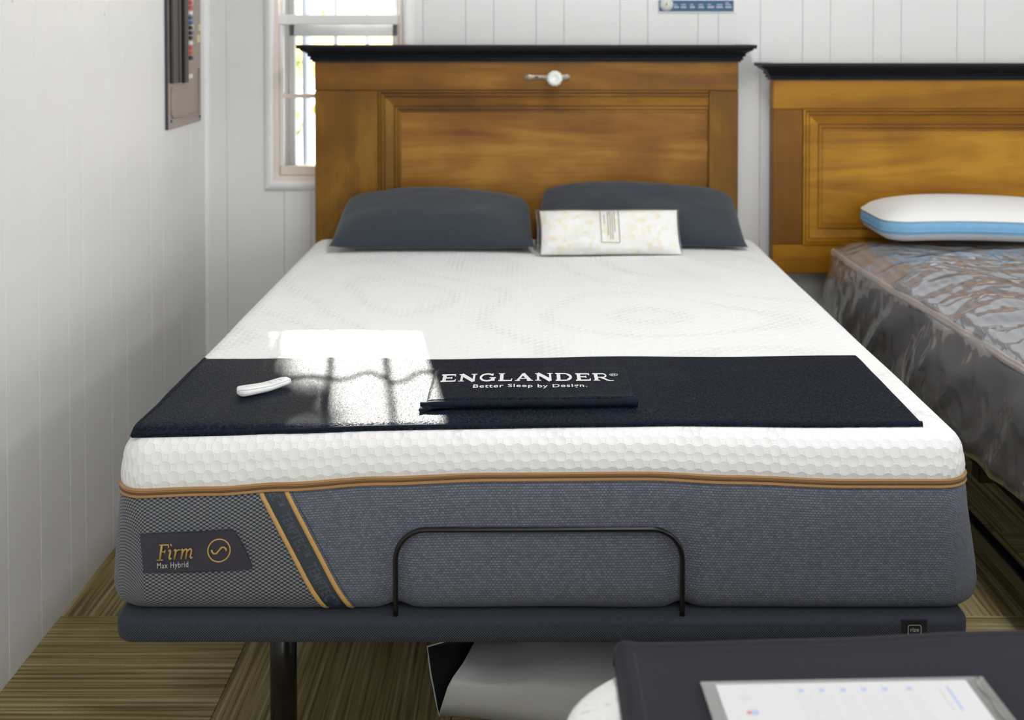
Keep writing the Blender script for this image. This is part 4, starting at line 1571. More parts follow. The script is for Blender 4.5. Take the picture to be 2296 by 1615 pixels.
# ------------------------------------------------------------------ folded banner with the printed name
fb = empty('folded_banner', (0.01, 2.35, ZT + 0.008), 'folded black cloth with white ENGLANDER lettering lying on the runner', 'banner')
BX_ = (-0.188, 0.208)


def ban(u, v):
    x = BX_[0] + (BX_[1] - BX_[0]) * u
    y = 2.235 + 0.012 * u + (0.236 + 0.004 * u) * v
    return x, y


def ban_z(x, y, u, v, top=True):
    base = top_z(x, y) + 0.0085
    if not top: return base
    e = min(v * 0.24, (1 - v) * 0.24 * 0.8, (1 - u) * 0.39, u * 0.39 * 0.8)
    rnd_ = math.sqrt(min(1.0, max(0.0, 1 - (1 - min(1.0, e / 0.010)) ** 2)))
    h = 0.004 + 0.009 * rnd_ + 0.005 * math.exp(-(v / 0.09) ** 2) - 0.003 * sstep(0.2, 1.0, v)
    return base + h + 0.0012 * noise.noise(Vector((x * 14, y * 18, 2.0)))


V, F = [], []
ub = sorted(set([0, 0.008, 0.02] + [k / 40 for k in range(41)] + [0.98, 0.992]))
vb = sorted(set([0, 0.008, 0.02, 0.04] + [k / 24 for k in range(25)] + [0.96, 0.98, 0.992]))
nu, nv_ = len(ub), len(vb)
for v in vb:
    for u in ub:
        x, y = ban(u, v)
        V.append((x, y, ban_z(x, y, u, v)))
for j in range(nv_ - 1):
    for i in range(nu - 1):
        F.append((j * nu + i, j * nu + i + 1, (j + 1) * nu + i + 1, (j + 1) * nu + i))
edge = [(0, i) for i in range(nu)] + [(j, nu - 1) for j in range(1, nv_)] + [(nv_ - 1, i) for i in range(nu - 2, -1, -1)] + [(j, 0) for j in range(nv_ - 2, 0, -1)]
b0 = len(V)
for (j, i) in edge:
    x, y = ban(ub[i], vb[j])
    V.append((x, y, ban_z(x, y, 0, 0, False)))
for k in range(len(edge)):
    k2 = (k + 1) % len(edge)
    a = edge[k][0] * nu + edge[k][1]
    b = edge[k2][0] * nu + edge[k2][1]
    F.append((a, b0 + k, b0 + k2, b))
mk('cloth', V, F, M['runner'], fb, True)
# rolled near edge and the ragged fold sticking out on the left
P, R = [], []
for k in range(40):
    u = -0.022 + 1.022 * k / 39
    x, y = ban(u, 0.0)
    P.append((x, y - 0.001, top_z(x, y) + 0.0170 + 0.0005 * noise.noise(Vector((x * 20, 0, 0)))))
    R.append(0.0078 if u > 0.03 else 0.0062)
V, F = tube(P, R, n=12, flat=0.85)
mk('rolled_edge', V, F, M['runner_hem'], fb, True)
zb0 = top_z(-0.2, 2.23)
V = []
sx = [-0.198, -0.188, -0.172, -0.150, -0.13]
for k, x in enumerate(sx):
    lo = (0.006, 0.009, 0.013, 0.014, 0.012)[k]
    yy = (2.206, 2.214, 2.222, 2.226, 2.230)[k]
    V += [(x + (0.004 if k == 0 else 0), yy, zb0 + lo), (x, yy + 0.006, zb0 + 0.015), (x + (0.006 if k == 0 else 0), 2.236, zb0 + 0.020), (x, 2.238, zb0 + 0.010)]
F = []
for k in range(4):
    for q in range(4):
        q2 = (q + 1) % 4
        F.append((k * 4 + q, k * 4 + q2, k * 4 + 4 + q2, k * 4 + 4 + q))
F += [(3, 2, 1, 0), (16, 17, 18, 19)]
mk('ragged_fold', V, F, M['runner_hem'], fb, True)


# wide slab-serif capitals
def glyph(ch):
    V, F = [], []
    S, T, sf = 0.32, 0.20, 0.17
    def L(p, q, wd): stroke([p, q], wd, V, F)
    if ch == 'E':
        wdt = 1.35
        L((0.28, 0), (0.28, 1), S); L((0.0, 0.07), (1.30, 0.07), sf); L((0.0, 0.93), (1.25, 0.93), sf); L((0.3, 0.52), (0.95, 0.52), sf)
        L((1.24, 0.0), (1.30, 0.30), 0.1); L((1.20, 1.0), (1.22, 0.72), 0.1); L((0.93, 0.38), (0.93, 0.66), 0.09)
    elif ch == 'N':
        wdt = 1.62
        L((0.27, 0), (0.27, 1), T); L((1.36, 0), (1.36, 1), T); L((0.22, 0.97), (1.36, 0.04), S * 1.1)
        L((0, 0.05), (0.52, 0.05), 0.10); L((0, 0.95), (0.42, 0.95), 0.10); L((1.10, 0.95), (1.62, 0.95), 0.10)
    elif ch == 'G':
        wdt = 1.52
        stroke(arc(0.72, 0.5, 0.58, 0.43, 40, 320, 24), 0.2, V, F)
        L((1.24, 0.05), (1.24, 0.45), S); L((0.92, 0.45), (1.50, 0.45), 0.11); L((1.19, 0.68), (1.22, 0.98), 0.10)
    elif ch == 'L':
        wdt = 1.25
        L((0.28, 0), (0.28, 1), S); L((0, 0.07), (1.18, 0.07), sf); L((0, 0.95), (0.56, 0.95), 0.1); L((1.13, 0.0), (1.20, 0.34), 0.1)
    elif ch == 'A':
        wdt = 1.6
        L((0.22, 0.03), (0.78, 1.0), T); L((0.74, 1.0), (1.36, 0.03), S); L((0.40, 0.32), (1.12, 0.32), 0.12)
        L((0, 0.05), (0.48, 0.05), 0.1); L((1.06, 0.05), (1.62, 0.05), 0.1)
    elif ch == 'D':
        wdt = 1.6
        L((0.28, 0), (0.28, 1), S); stroke([(0.0, 0.93), (0.78, 0.93)] + arc(0.78, 0.5, 0.60, 0.43, 90, -90, 16) + [(0.0, 0.07)], 0.15, V, F)
        stroke(arc(0.80, 0.5, 0.56, 0.38, 60, -60, 12), 0.24, V, F)
    elif ch == 'R':
        wdt = 1.75
        L((0.28, 0), (0.28, 1), S); L((0, 0.05), (0.58, 0.05), 0.1)
        stroke([(0.0, 0.94), (0.85, 0.94)] + arc(0.85, 0.70, 0.33, 0.24, 90, -90, 10) + [(0.36, 0.46)], 0.14, V, F)
        stroke([(0.72, 0.46), (1.00, 0.28), (1.25, 0.08), (1.50, 0.0), (1.80, 0.03)], 0.24, V, F, 0.08)
    return V, F, wdt


def on_banner(x, y, off):
    u = (x - BX_[0]) / (BX_[1] - BX_[0])
    v = (y - 2.235 - 0.012 * u) / (0.236 + 0.004 * u)
    return Vector((x, y, ban_z(x, y, u, v) + off))


def refine(V, F, mx):
    """split long quads so flat lettering follows the cloth"""
    me = bpy.data.meshes.new('t')
    me.from_pydata([(x, y, 0) for x, y in V], [], F)
    bm = bmesh.new()
    bm.from_mesh(me)
    es = [e for e in bm.edges if e.calc_length() > mx]
    if es: bmesh.ops.subdivide_edges(bm, edges=es, cuts=3, use_grid_fill=True)
    bm.verts.index_update()
    V2 = [(v.co.x, v.co.y) for v in bm.verts]
    F2 = [tuple(v.index for v in f.verts) for f in bm.faces]
    bm.free()
    return V2, F2


LH, LW = 0.057, 0.0222
pen = -0.1685
for ch in 'ENGLANDER':
    V, F, wdt = glyph(ch)
    V, F = refine([(pen + x * LW, y * LH) for x, y in V], F, 0.012)
    mk('printed_letter', [on_banner(x, 2.362 + y + 0.030 * (x + 0.17), 0.0009) for x, y in V], F, M['print'], fb)
    pen += wdt * LW + 0.0046
tv, tf = text_mesh('\u00ae', 0.024)
mk('registered_mark', [on_banner(x + pen - 0.010, 2.362 + 0.036 + y + 0.030 * (pen + 0.17), 0.0009) for x, y in tv], tf, M['print'], fb)
tv, tf = text_mesh('Better Sleep by Design.', 0.030, 'LEFT', 1.12, 0.014)
wmax = max(x for x, y in tv)
mk('printed_line', [on_banner(-0.104 + x * 0.222 / wmax, 2.318 + y * 1.05 + 0.03 * (x * 0.222 / wmax + 0.06), 0.0009) for x, y in tv], tf, M['print'], fb)

# ------------------------------------------------------------------ remote control
RA, RB = Vector((-0.556, 2.318, 0)), Vector((-0.468, 2.392, 0))
rc = empty('remote_control', ((RA.x + RB.x) / 2, (RA.y + RB.y) / 2, ZT + 0.008), 'slim white rounded remote control lying on black runner', 'remote control')
ax_ = (RB - RA).normalized()
side_ = Vector((-ax_.y, ax_.x, 0))
rl = (RB - RA).length
rz = top_z(-0.51, 2.35) + 0.0088


def remote_shell(name, zf0, zf1, shrink, mat, parent):
    V, F = [], []
    n, m = 26, 12
    for i in range(n + 1):
        t = i / n
        s = t * rl
        d = min(s, rl - s)
        hw = 0.0185 * (1 - 0.16 * t) * math.sqrt(max(0.0, 1 - (max(0.0, 0.0175 - d) / 0.0176) ** 2)) + 0.0003
        lift = 0.006 * (sstep(0.45, 1.0, t))
        th_ = 0.0165 - 0.006 * t
        for k in range(m):
            a = 2 * PI * k / m
            cs, sn = math.cos(a), math.sin(a)
            cw = math.copysign(abs(cs) ** 0.7, cs) * hw * shrink
            cz = 0.5 + 0.5 * math.copysign(abs(sn) ** 0.6, sn)
            cz = zf0 + (zf1 - zf0) * cz
            edge_ = math.sqrt(max(0.0, 1 - (max(0.0, 0.007 - d) / 0.0072) ** 2))
            zz = rz + lift + th_ * (0.5 + (cz - 0.5) * (0.25 + 0.75 * edge_))
            V.append(RA + ax_ * s + side_ * cw + Vector((0, 0, zz)))
    for i in range(n):
        for k in range(m):
            k2 = (k + 1) % m
            F.append((i * m + k, i * m + k2, (i + 1) * m + k2, (i + 1) * m + k))
    F.append(tuple(reversed(range(m))))
    F.append(tuple(range(n * m, (n + 1) * m)))
    return mk(name, V, F, mat, parent, True)


remote_shell('case', 0.0, 0.93, 1.0, M['remote'], rc)
remote_shell('face_plate', 0.80, 1.0, 0.9, M['remote'], rc)
for (t, o) in ((0.18, 0.0), (0.62, 0.004), (0.62, -0.004), (0.72, 0.0), (0.8, 0.003), (0.8, -0.003)):
    c = RA + ax_ * (rl * t) + side_ * o
    zt_ = rz + 0.006 * sstep(0.45, 1, t) + (0.0165 - 0.006 * t) * 1.0
    lathe('button_mark', [(0.0022, -0.0006), (0.0022, 0.0002), (0.0005, 0.0003)], (c.x, c.y, zt_), (0, 0, 1), M['remote_mark'], rc, 10)


# ------------------------------------------------------------------ pillows
def pillow(name, c, a, b, t, rot, mat, seed, label, cat, group=None, pinch=0.10, flatten=None, parent=None, puff=0.55, pw=4.0, rnd=0.0, n=44, m=30):
    V, F = [], []
    Rm = rot.to_matrix()
    c = Vector(c)
    idx = {}
    for sgn in (1, -1):
        for j in range(m + 1):
            for i in range(n + 1):
                border = i in (0, n) or j in (0, m)
                if sgn == -1 and border:
                    idx[(sgn, i, j)] = idx[(1, i, j)]
                    continue
                u = math.sin((i / n - 0.5) * PI)
                v = math.sin((j / m - 0.5) * PI)
                x = a * u * (1 - pinch * (1 - v * v) * abs(u) ** 3 * 0.35 - 0.0)
                y = b * v * (1 - pinch * (1 - u * u) * abs(v) ** 3 * 0.9)
                rc_ = 1 - (0.20 if v > 0 else 0.05) * rnd * (u * v) ** 2
                x *= rc_
                y *= rc_
                h = t * ((1 - abs(u) ** pw) * (1 - v ** 4)) ** puff
                h *= 1 + 0.09 * noise.noise(Vector((u * 1.7 + seed, v * 1.7, sgn)))
                h += 0.0035 * noise.noise(Vector((u * 6 + seed, v * 5, sgn * 2.0))) * (1 - max(abs(u), abs(v)) ** 6)
                p = Vector((x, y, sgn * h + 0.006 * noise.noise(Vector((u * 2 + seed, v * 2, 9)))))
                p = c + Rm @ p
                if flatten is not None: p = flatten(p)
                idx[(sgn, i, j)] = len(V)
                V.append(p)
    for sgn in (1, -1):
        for j in range(m):
            for i in range(n):
                q = (idx[(sgn, i, j)], idx[(sgn, i + 1, j)], idx[(sgn, i + 1, j + 1)], idx[(sgn, i, j + 1)])
                F.append(q if sgn == 1 else tuple(reversed(q)))
    o = mk(name, V, F, mat, parent, True)
    if parent is None: tag(o, label, cat, group)
    return o


def rest(p):
    zf = ZT + 0.001
    if p.z < zf + 0.03:
        k = (zf + 0.03 - p.z)
        p.z = zf + 0.03 * math.exp(-k / 0.03)
    if p.y > YF - 0.004: p.y = YF - 0.004 - 0.0
    return p


from mathutils import Euler
pillow('pillow', (-0.302, 4.012, ZT + 0.075), 0.335, 0.185, 0.082, Euler((math.radians(17), math.radians(0.5), math.radians(1)), 'XYZ'), M['pillow'], 1.7,
       'dark slate pillow left of the clear foam bag, against the headboard', 'pillow', 'slate bed pillows', flatten=rest, pinch=0.16, pw=2.6, puff=0.62, rnd=0.5)
pillow('pillow', (0.378, 4.050, ZT + 0.082), 0.352, 0.170, 0.083, Euler((math.radians(26), math.radians(1.5), math.radians(-1.5)), 'XYZ'), M['pillow'], 6.1,
       'dark slate pillow partly hidden behind the clear foam bag', 'pillow', 'slate bed pillows', flatten=rest, pinch=0.16, pw=2.6, puff=0.62, rnd=0.5)

# clear pouch of shredded foam
fbag = empty('foam_sample_bag', (0.265, 3.85, ZT), 'clear plastic pouch of cream shredded foam leaning on slate pillow', 'sample bag')
frot = Euler((math.radians(52), 0, math.radians(1.5)), 'XYZ')


def frest(p):
    if p.z < ZT + 0.002: p.z = ZT + 0.002
    return p


ff = pillow('foam_fill', (0.266, 3.855, ZT + 0.066), 0.222, 0.079, 0.030, frot, M['foam'], 3.3, None, None, None, 0.05, frest, fbag, 0.5)
pillow('pouch_film', (0.262, 3.855, ZT + 0.066), 0.232, 0.083, 0.0335, frot, M['film'], 3.3, None, None, None, 0.05, frest, fbag, 0.5)
# printed text box, wrapped on the pouch
Rm = frot.to_matrix()


def on_pouch(u, v):
    h = 0.0335 * ((1 - u ** 4) * (1 - v ** 4)) ** 0.5
    h *= 1 + 0.09 * noise.noise(Vector((u * 1.7 + 3.3, v * 1.7, 1)))
    h += 0.0035 * noise.noise(Vector((u * 6 + 3.3, v * 5, 2.0))) * (1 - max(abs(u), abs(v)) ** 6) + 0.006 * noise.noise(Vector((u * 2 + 3.3, v * 2, 9)))
    return Vector((0.262, 3.855, ZT + 0.066)) + Rm @ Vector((0.232 * u, 0.083 * v * (1 - 0.05 * (1 - u * u) * abs(v) ** 3 * 0.9), h + 0.0012))


def pouch_line(p, q, wd, name='printed_rule'):
    V, F = [], []
    for k in range(13):
        t = k / 12
        u, v = p[0] + (q[0] - p[0]) * t, p[1] + (q[1] - p[1]) * t
        if abs(p[0] - q[0]) < 1e-6:
            V += [on_pouch(u - wd / 0.232 / 2, v), on_pouch(u + wd / 0.232 / 2, v)]
        else:
            V += [on_pouch(u, v - wd / 0.083 / 2), on_pouch(u, v + wd / 0.083 / 2)]
    for k in range(12): F.append((2 * k, 2 * k + 1, 2 * k + 3, 2 * k + 2))
    mk(name, V, F, M['bagink'], fbag)


u0, u1 = -0.115, 0.135
pouch_line((u0, -0.62), (u0, 0.80), 0.0022)
pouch_line((u1, -0.62), (u1, 0.80), 0.0022)
pouch_line((u0, -0.62), (u1, -0.62), 0.0022)
for u, a, b in ((u0 + 0.05, 0.15, 0.55), (u0 + 0.10, -0.35, 0.7), (u0 + 0.13, -0.5, 0.75), (u0 + 0.16, -0.5, 0.6), (u0 + 0.19, -0.2, 0.75)):
    pouch_line((u, a), (u, b), 0.0019, 'printed_text')

# ------------------------------------------------------------------ plastic wrapped mattress and its frame
X20, X21, Y20, Y21, Z20, Z21 = 1.035, 2.46, 2.02, 4.10, 0.415, 0.683
wf2 = empty('platform_bed', (1.75, 3.06, 0), 'black low platform in shadow under the plastic wrapped mattress', 'bed base')
box('platform', 1.10, 2.44, 2.05, 4.08, 0.36, 0.4145, M['bag_black'], wf2, 0.008)
for y in (2.3, 3.0, 3.8):
    box('cross_rail', 1.12, 2.42, y - 0.025, y + 0.025, 0.31, 0.3595, M['blackmetal'], wf2, 0.003)
for x in (1.16, 2.38):
    for y in (2.3, 3.8):
        lathe('leg', [(0.02, 0.0005), (0.024, 0.01), (0.024, 0.31)], (x, y, 0), (0, 0, 1), M['blackmetal'], wf2, 16)
box('side_rail', 1.13, 1.16, 2.3, 3.8, 0.14, 0.18, M['blackmetal'], wf2, 0.003)
M['m2side'] = flat('wrapped_mattress_side', (0.045, 0.052, 0.075), 0.7, nscale=30, namp=0.3, bump=0.5, bscale=80)
wm = empty('wrapped_mattress', (1.75, 3.06, Z20), 'dark sided mattress still in crinkled clear plastic, right of the white bed', 'mattress')


def ed2(v):
    # the near side leans outwards towards the foot
    x, y, z = v
    x += 0.062 * (1 - sstep(2.55, 3.95, y)) * (1 - sstep(1.1, 1.8, x))
    return Vector((x, y, z))


ringloft('side_panel', (X20, X21, Y20, Y21), 0.07, [(0.05, Z20), (0.008, Z20 + 0.01), (0, Z20 + 0.04), (0, Z21 - 0.03), (0.006, Z21 - 0.01), (0.012, Z21 - 0.004)], M['m2side'], wm, ne=(16, 8, 16, 8), nc=6, cap0=True, deform=ed2)
ringloft('ribbed_top', (X20, X21, Y20, Y21), 0.07, [(0.012, Z21 - 0.004), (0.03, Z21 + 0.012), (0.07, Z21 + 0.030), (0.14, Z21 + 0.042), (0.25, Z21 + 0.044), (0.70, Z21 + 0.045)], M['m2top'], wm, ne=(16, 8, 16, 8), nc=6, cap1=True, deform=ed2)


def crinkle(v):
    v0 = ed2(v)
    x, y, z = v0
    side = 1 - sstep(Z21 - 0.02, Z21 + 0.012, z)
    p = Vector((x, y, z))
    if side > 0.5:
        # hanging folds: mostly vertical, slanting towards the foot
        q = Vector((y * 4.2 + z * 4.5, x * 2, z * 1.1))
        r = noise.ridged_multi_fractal(q, 0.9, 2.2, 4, 1.0, 2.0, noise_basis='PERLIN_ORIGINAL')
        d = 0.018 * (r - 0.6) + 0.014 * noise.noise(Vector((y * 2.2, z * 3, 2)))
        if x < 1.5: x -= 0.006 + d * sstep(Z21 + 0.02, Z21 - 0.10, z)
        else: x += 0.004
        y += 0.004 * noise.noise(Vector((y * 20, z * 20, 4)))
    else:
        q = Vector((x * 2.3 + y * 1.2, y * 3.4 - x * 0.9, 0.3))
        r = noise.ridged_multi_fractal(q, 0.85, 2.3, 5, 1.0, 2.0, noise_basis='PERLIN_ORIGINAL')
        rise = 0.25 + 0.75 * (1 - sstep(3.3, 3.95, y))
        z += 0.006 + rise * (0.030 * max(0.0, r - 0.5) + 0.008 * noise.noise(Vector((x * 6, y * 6, 7))))
    return Vector((x, y, z))


pc_prof = [(-0.004, Z20 - 0.012), (-0.012, Z20 + 0.0), (-0.018, Z20 + 0.02)]
pc_prof += [(-0.018 + 0.006 * k / 13, Z20 + 0.02 + (Z21 - 0.02 - Z20) * k / 13) for k in range(1, 14)]
pc_prof += [(-0.004, Z21 + 0.012), (0.012, Z21 + 0.014)]
pc_prof += [(0.012 + 0.018 * k, Z21 + 0.016 + 0.035 * (1 - math.exp(-k / 3.5))) for k in range(1, 38)]
ringloft('plastic_cover', (X20, X21, Y20, Y21), 0.08, pc_prof, M['plastic'], wm, ne=(150, 40, 150, 50), nc=10, cap1=True, deform=crinkle)
# welded seam flange running along the top edge
V, F = [], []
NS = 120
for k in range(NS + 1):
    y = 2.06 + (4.03 - 2.06) * k / NS
    e = ed2((X20 - 0.006, y, Z21))
    wob = 0.006 * noise.noise(Vector((y * 4, 1, 0))) + 0.003 * noise.noise(Vector((y * 13, 3, 0)))
    up_ = 0.004 * noise.noise(Vector((y * 6, 8, 0)))
    V += [(e.x + 0.008 + wob, y, Z21 + 0.012 + up_), (e.x - 0.004 + wob, y, Z21 + 0.022 + up_), (e.x - 0.012 + wob, y, Z21 + 0.016 + up_), (e.x - 0.012 + wob, y, Z21 + 0.0 + up_)]
for k in range(NS):
    for q in range(3):
        a = k * 4 + q
        F.append((a, a + 4, a + 5, a + 1))
mk('plastic_seam', V, F, M['seam'], wm, True)

# ------------------------------------------------------------------ boxed foam pillow on the wrapped mattress
fp_ = empty('foam_pillow', (1.48, 4.0, Z21 + 0.03), 'white foam pillow with blue side band on the plastic wrapped mattress', 'pillow')
PXa, PXb, PYa, PYb = 1.140, 1.82, 3.82, 4.19
PZ = 0.750


def pdef(v):
    x, y, z = v
    # top dome
    cx_, cy_ = (x - (PXa + PXb) / 2) / ((PXb - PXa) / 2), (y - (PYa + PYb) / 2) / ((PYb - PYa) / 2)
    if z > PZ + 0.075: z += 0.036 * max(0.0, (1 - cx_ ** 4)) * max(0.0, 1 - cy_ ** 2) ** 0.8
    z += 0.012 * sstep(0.9, -1.2, cx_) * 0 + 0.006 * math.cos(cx_ * 2.2 + 0.8)
    return Vector((x, y, z))


ringloft('bottom_panel', (PXa, PXb, PYa, PYb), 0.085, [(0.20, PZ + 0.0), (0.05, PZ + 0.002), (0.022, PZ + 0.008), (0.008, PZ + 0.018), (0.002, PZ + 0.029)], M['grey_knit'], fp_, ne=(14, 8, 14, 24), nc=10, cap0=True, deform=pdef)
ringloft('side_band', (PXa, PXb, PYa, PYb), 0.085, [(0.002, PZ + 0.029), (-0.001, PZ + 0.038), (-0.002, PZ + 0.048), (-0.001, PZ + 0.060), (0.003, PZ + 0.072)], M['blue_gusset'], fp_, ne=(14, 8, 14, 24), nc=10, deform=pdef)
ringloft('top_panel', (PXa, PXb, PYa, PYb), 0.085, [(0.003, PZ + 0.072), (0.004, PZ + 0.075), (0.010, PZ + 0.077), (0.022, PZ + 0.083), (0.04, PZ + 0.087), (0.07, PZ + 0.090), (0.10, PZ + 0.0915), (0.13, PZ + 0.0925), (0.155, PZ + 0.093), (0.174, PZ + 0.093)], M['white_knit'], fp_, ne=(20, 12, 20, 24), nc=10, cap1=True, deform=pdef)
ringloft('piping', (PXa, PXb, PYa, PYb), 0.085, [(0.004, PZ + 0.0705), (0.0, PZ + 0.070), (-0.002, PZ + 0.0725), (0.0, PZ + 0.075), (0.005, PZ + 0.075)], M['white_knit'], fp_, ne=(14, 8, 14, 24), nc=10, deform=pdef)
ringloft('zip_line', (PXa, PXb, PYa, PYb), 0.085, [(0.002, PZ + 0.0375), (-0.0025, PZ + 0.0375), (-0.0032, PZ + 0.0395), (-0.0025, PZ + 0.0415), (0.002, PZ + 0.0415)], M['blue_gusset'], fp_, ne=(14, 8, 14, 24), nc=10, deform=pdef)

# ------------------------------------------------------------------ nearest bed: mattress, foundation, dark cover, information sheet
FX0, FX1, FY0, FY1, FZ = 0.031, 1.555, -0.53, 1.500, 0.66
fd = empty('bed_foundation', (0.79, 0.48, 0), 'dark box foundation carrying the nearest mattress', 'bed base')
ringloft('box', (FX0 + 0.02, FX1 - 0.02, FY0 + 0.02, FY1 - 0.03), 0.05, [(0.2, 0.12), (0.01, 0.12), (0, 0.13), (0, 0.345), (0.01, 0.355), (0.2, 0.355)], M['navy'], fd, ne=(2, 2, 2, 2), nc=5, cap0=True, cap1=True)
for x in (FX0 + 0.15, FX1 - 0.15):
    for y in (FY0 + 0.15, FY1 - 0.18):
        lathe('leg', [(0.02, 0.0005), (0.025, 0.02), (0.028, 0.12)], (x, y, 0), (0, 0, 1), M['blackmetal'], fd, 16)
nm_ = empty('mattress', (0.79, 0.48, 0.356), 'white speckled mattress corner with navy edging, nearest the viewer at lower right', 'mattress')
ringloft('side_panel', (FX0, FX1, FY0, FY1), 0.17, [(0.3, 0.3555), (0.02, 0.3555), (0.004, 0.365), (0.0, 0.40), (0.0, 0.60), (0.003, 0.617)], M['navy'], nm_, ne=(4, 4, 4, 4), nc=12, cap0=True)
ringloft('top_panel', (FX0, FX1, FY0, FY1), 0.17, [(0.003, 0.617), (0.004, 0.628), (0.010, 0.642), (0.022, 0.652), (0.045, 0.658), (0.09, FZ), (0.4, FZ)], M['speckled'], nm_, ne=(6, 6, 6, 6), nc=14, cap1=True)
ringloft('edge_piping', (FX0, FX1, FY0, FY1), 0.17, [(0.006, 0.624), (-0.001, 0.624), (-0.005, 0.619), (-0.006, 0.615), (-0.005, 0.611), (-0.001, 0.606), (0.006, 0.606)], M['navy'], nm_, ne=(4, 4, 4, 4), nc=14, closed=True)

# folded dark cover
cv = empty('dark_bed_cover', (0.65, 1.2, FZ), 'folded charcoal felt cover lying on the nearest mattress', 'bed cover')


def cov_xy(u, v):
    x = 0.107 + (1.15 - 0.107) * u
    y = 0.75 + (1.478 + 0.052 * sstep(0.0, 0.9, u) - 0.75) * v + 0.004 * noise.noise(Vector((u * 5, 0, v)))
    return x, y


V, F = [], []
ub = sorted(set([0, 0.004, 0.010, 0.02] + [k / 40 for k in range(41)]))
vb = sorted(set([k / 40 for k in range(41)] + [0.97, 0.98, 0.987, 0.993, 0.997]))
nu, nv_ = len(ub), len(vb)
for v in vb:
    for u in ub:
        x, y = cov_xy(u, v)
        e = min((1 - v) * 0.75, u * 1.04)
        r_ = math.sqrt(max(0.0, 1 - (1 - min(1.0, e / 0.012)) ** 2))
        h = 0.006 + 0.015 * r_
        # raised fold band just inside the far edge and the left edge
        h += 0.004 * math.exp(-(((1 - v) * 0.75 - 0.014) / 0.010) ** 2) + 0.003 * math.exp(-((u * 1.04 - 0.014) / 0.010) ** 2)
        h += 0.003 * noise.noise(Vector((x * 5, y * 6, 3.0)))
        V.append((x, y, FZ + h))
for j in range(nv_ - 1):
    for i in range(nu - 1):
        F.append((j * nu + i, j * nu + i + 1, (j + 1) * nu + i + 1, (j + 1) * nu + i))
edge = [(0, i) for i in range(nu)] + [(j, nu - 1) for j in range(1, nv_)] + [(nv_ - 1, i) for i in range(nu - 2, -1, -1)] + [(j, 0) for j in range(nv_ - 2, 0, -1)]
b0 = len(V)
for (j, i) in edge:
    x, y = cov_xy(ub[i], vb[j])
    V.append((x, y, FZ - 0.012 if j == nv_ - 1 else FZ + 0.0008))
for k in range(len(edge)):
    k2 = (k + 1) % len(edge)
    a = edge[k][0] * nu + edge[k][1]
    b = edge[k2][0] * nu + edge[k2][1]
    F.append((a, b0 + k, b0 + k2, b))
mk('felt', V, F, M['charcoal'], cv, True)
for pth in ([(0.012 + 0.97 * k / 40, 0.968) for k in range(41)], [(0.022, 0.2 + 0.768 * k / 30) for k in range(31)]):
    P = []
    for u, v in pth:
        x, y = cov_xy(u, v)
        P.append((x, y, FZ + 0.0215 + 0.003 * noise.noise(Vector((x * 5, y * 6, 3.0)))))
    V, F = tube(P, 0.0016, n=6)
    mk('hem_stitching', V, F, M['navy'], cv, True)

SZ = FZ + 0.0265
sh = empty('information_sheet', (0.365, 1.28, SZ), 'printed white sheet in a clear plastic sleeve on the dark felt cover', 'paper')
SA = math.radians(2.0)


def shp(x, y, z):
    dx, dy = x - 0.365, y - 1.28
    return (0.365 + dx * math.cos(SA) - dy * math.sin(SA), 1.28 + dx * math.sin(SA) + dy * math.cos(SA), z)


def slab(name, x0, x1, y0, y1, z0, z1, mat, parent):
    V = [shp(x, y, z) for z in (z0, z1) for (x, y) in ((x0, y0), (x1, y0), (x1, y1), (x0, y1))]
    return mk(name, V, [(3, 2, 1, 0), (4, 5, 6, 7), (0, 1, 5, 4), (1, 2, 6, 5), (2, 3, 7, 6), (3, 0, 4, 7)], mat, parent)


slab('sleeve', 0.203, 0.531, 1.150, 1.379, SZ - 0.0012, SZ - 0.0004, M['sleeve'], sh)
slab('sheet', 0.219, 0.508, 1.155, 1.371, SZ - 0.0003, SZ + 0.0002, M['paper'], sh)
for x, ln in ((0.515, 0.20),):
    P = [shp(x + 0.006 + 0.002 * math.sin(k * 1.1), 1.17 + 0.205 * k / 24, SZ + 0.0005) for k in range(25)]
    V, F = tube(P, 0.0028, n=6, flat=0.5)
    mk('sleeve_seal', V, F, M['sleeve'], sh, True)
for k, x in enumerate((0.313, 0.337, 0.361, 0.385, 0.409, 0.437)):
    slab('heading_mark', x - 0.003, x + 0.003, 1.352, 1.358, SZ + 0.0003, SZ + 0.0005, M['inkblue'], sh)
    bm = bmesh.new()
    for q in range(3):
        ln = 0.10 + 0.03 * random.random()
        for s0 in range(8):
            y1_ = 1.345 - s0 * ln / 8
            p = [bm.verts.new(shp(a, b, SZ + 0.0004)) for a, b in ((x - 0.006 + q * 0.006, y1_), (x - 0.0045 + q * 0.006, y1_), (x - 0.0045 + q * 0.006, y1_ - ln / 8 * 0.8), (x - 0.006 + q * 0.006, y1_ - ln / 8 * 0.8))]
            bm.faces.new(p)
    from_bm('printed_column', bm, M['inkgrey'], sh)
for x in (0.470, 0.480):
    slab('printed_column', x, x + 0.0025, 1.31, 1.358, SZ + 0.0003, SZ + 0.0005, M['inkblue' if x > 0.475 else 'inkgrey'], sh)
slab('logo_text', 0.243, 0.254, 1.338, 1.346, SZ + 0.0003, SZ + 0.0005, M['inkgrey'], sh)
slab('logo_blue', 0.248, 0.2555, 1.309, 1.318, SZ + 0.0003, SZ + 0.0005, M['inkblue'], sh)
slab('logo_red', 0.243, 0.2475, 1.310, 1.316, SZ + 0.0003, SZ + 0.0005, M['inkred'], sh)

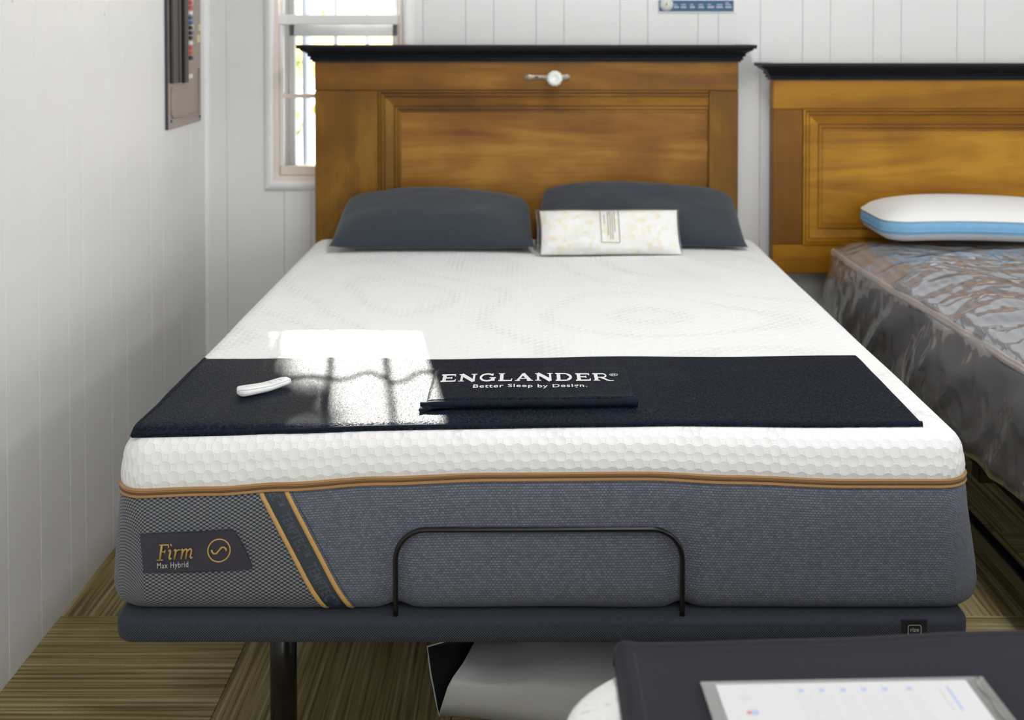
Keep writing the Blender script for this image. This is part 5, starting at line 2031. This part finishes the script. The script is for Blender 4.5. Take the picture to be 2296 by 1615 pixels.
# ------------------------------------------------------------------ grey bag lying on the floor under the foot of the bed
gb_ = empty('floor_bag', (0.3, 2.55, 0), 'grey vinyl bag with black inside lying open on the carpet under the bed', 'bag')
mouth = [(-0.181, 2.492, 0.003), (-0.171, 2.468, 0.045), (-0.160, 2.452, 0.085), (-0.150, 2.455, 0.104), (-0.130, 2.50, 0.112), (-0.108, 2.60, 0.110), (-0.145, 2.63, 0.100), (-0.215, 2.60, 0.094), (-0.205, 2.565, 0.055), (-0.190, 2.53, 0.010)]
body = [(2.440, 0.003), (2.430, 0.045), (2.436, 0.085), (2.450, 0.106), (2.50, 0.120), (2.62, 0.132), (2.76, 0.128), (2.84, 0.095), (2.85, 0.045), (2.84, 0.003)]


def bag_ring(t, ins=0.0):
    R = []
    s = sstep(0, 0.35, t)
    cy_ = sum(m_[1] + (b_[0] - m_[1]) * s for m_, b_ in zip(mouth, body)) / len(mouth)
    cz_ = sum(m_[2] + (b_[1] - m_[2]) * s for m_, b_ in zip(mouth, body)) / len(mouth)
    for k, ((mx_, my, mz), (by, bz)) in enumerate(zip(mouth, body)):
        x = mx_ + (0.95 + 0.2) * t * 0.82
        y = my + (by - my) * s
        z = mz + (bz - mz) * s
        if 2 < k < 7 and 0.03 < t < 0.97: z += 0.008 * noise.noise(Vector((x * 7, y * 5, 1))) - 0.012 * math.exp(-((t - 0.10) / 0.06) ** 2)
        y += (cy_ - y) * ins
        z += (cz_ - z) * ins
        R.append((x, y, z))
    return R


def bag_shell(name, ins, mat, flip, t1):
    V, F = [], []
    n = len(mouth)
    T = 24
    for i in range(T + 1): V += bag_ring(t1 * i / T, ins if i else ins * 0.5)
    for i in range(T):
        for k in range(n):
            k2 = (k + 1) % n
            q = (i * n + k, i * n + k2, (i + 1) * n + k2, (i + 1) * n + k)
            F.append(tuple(reversed(q)) if flip else q)
    F.append(tuple(range(T * n, (T + 1) * n)))
    o = mk(name, V, F, mat, gb_, True)
    return o


bag_shell('outer_skin', 0.0, M['bag_grey'], False, 1.0)
bag_shell('lining', 0.05, M['bag_black'], True, 0.97)
V, F = tube(bag_ring(0.0, 0.0), 0.0018, n=6, closed=True)
mk('mouth_binding', V, F, M['bag_grey'], gb_, True)
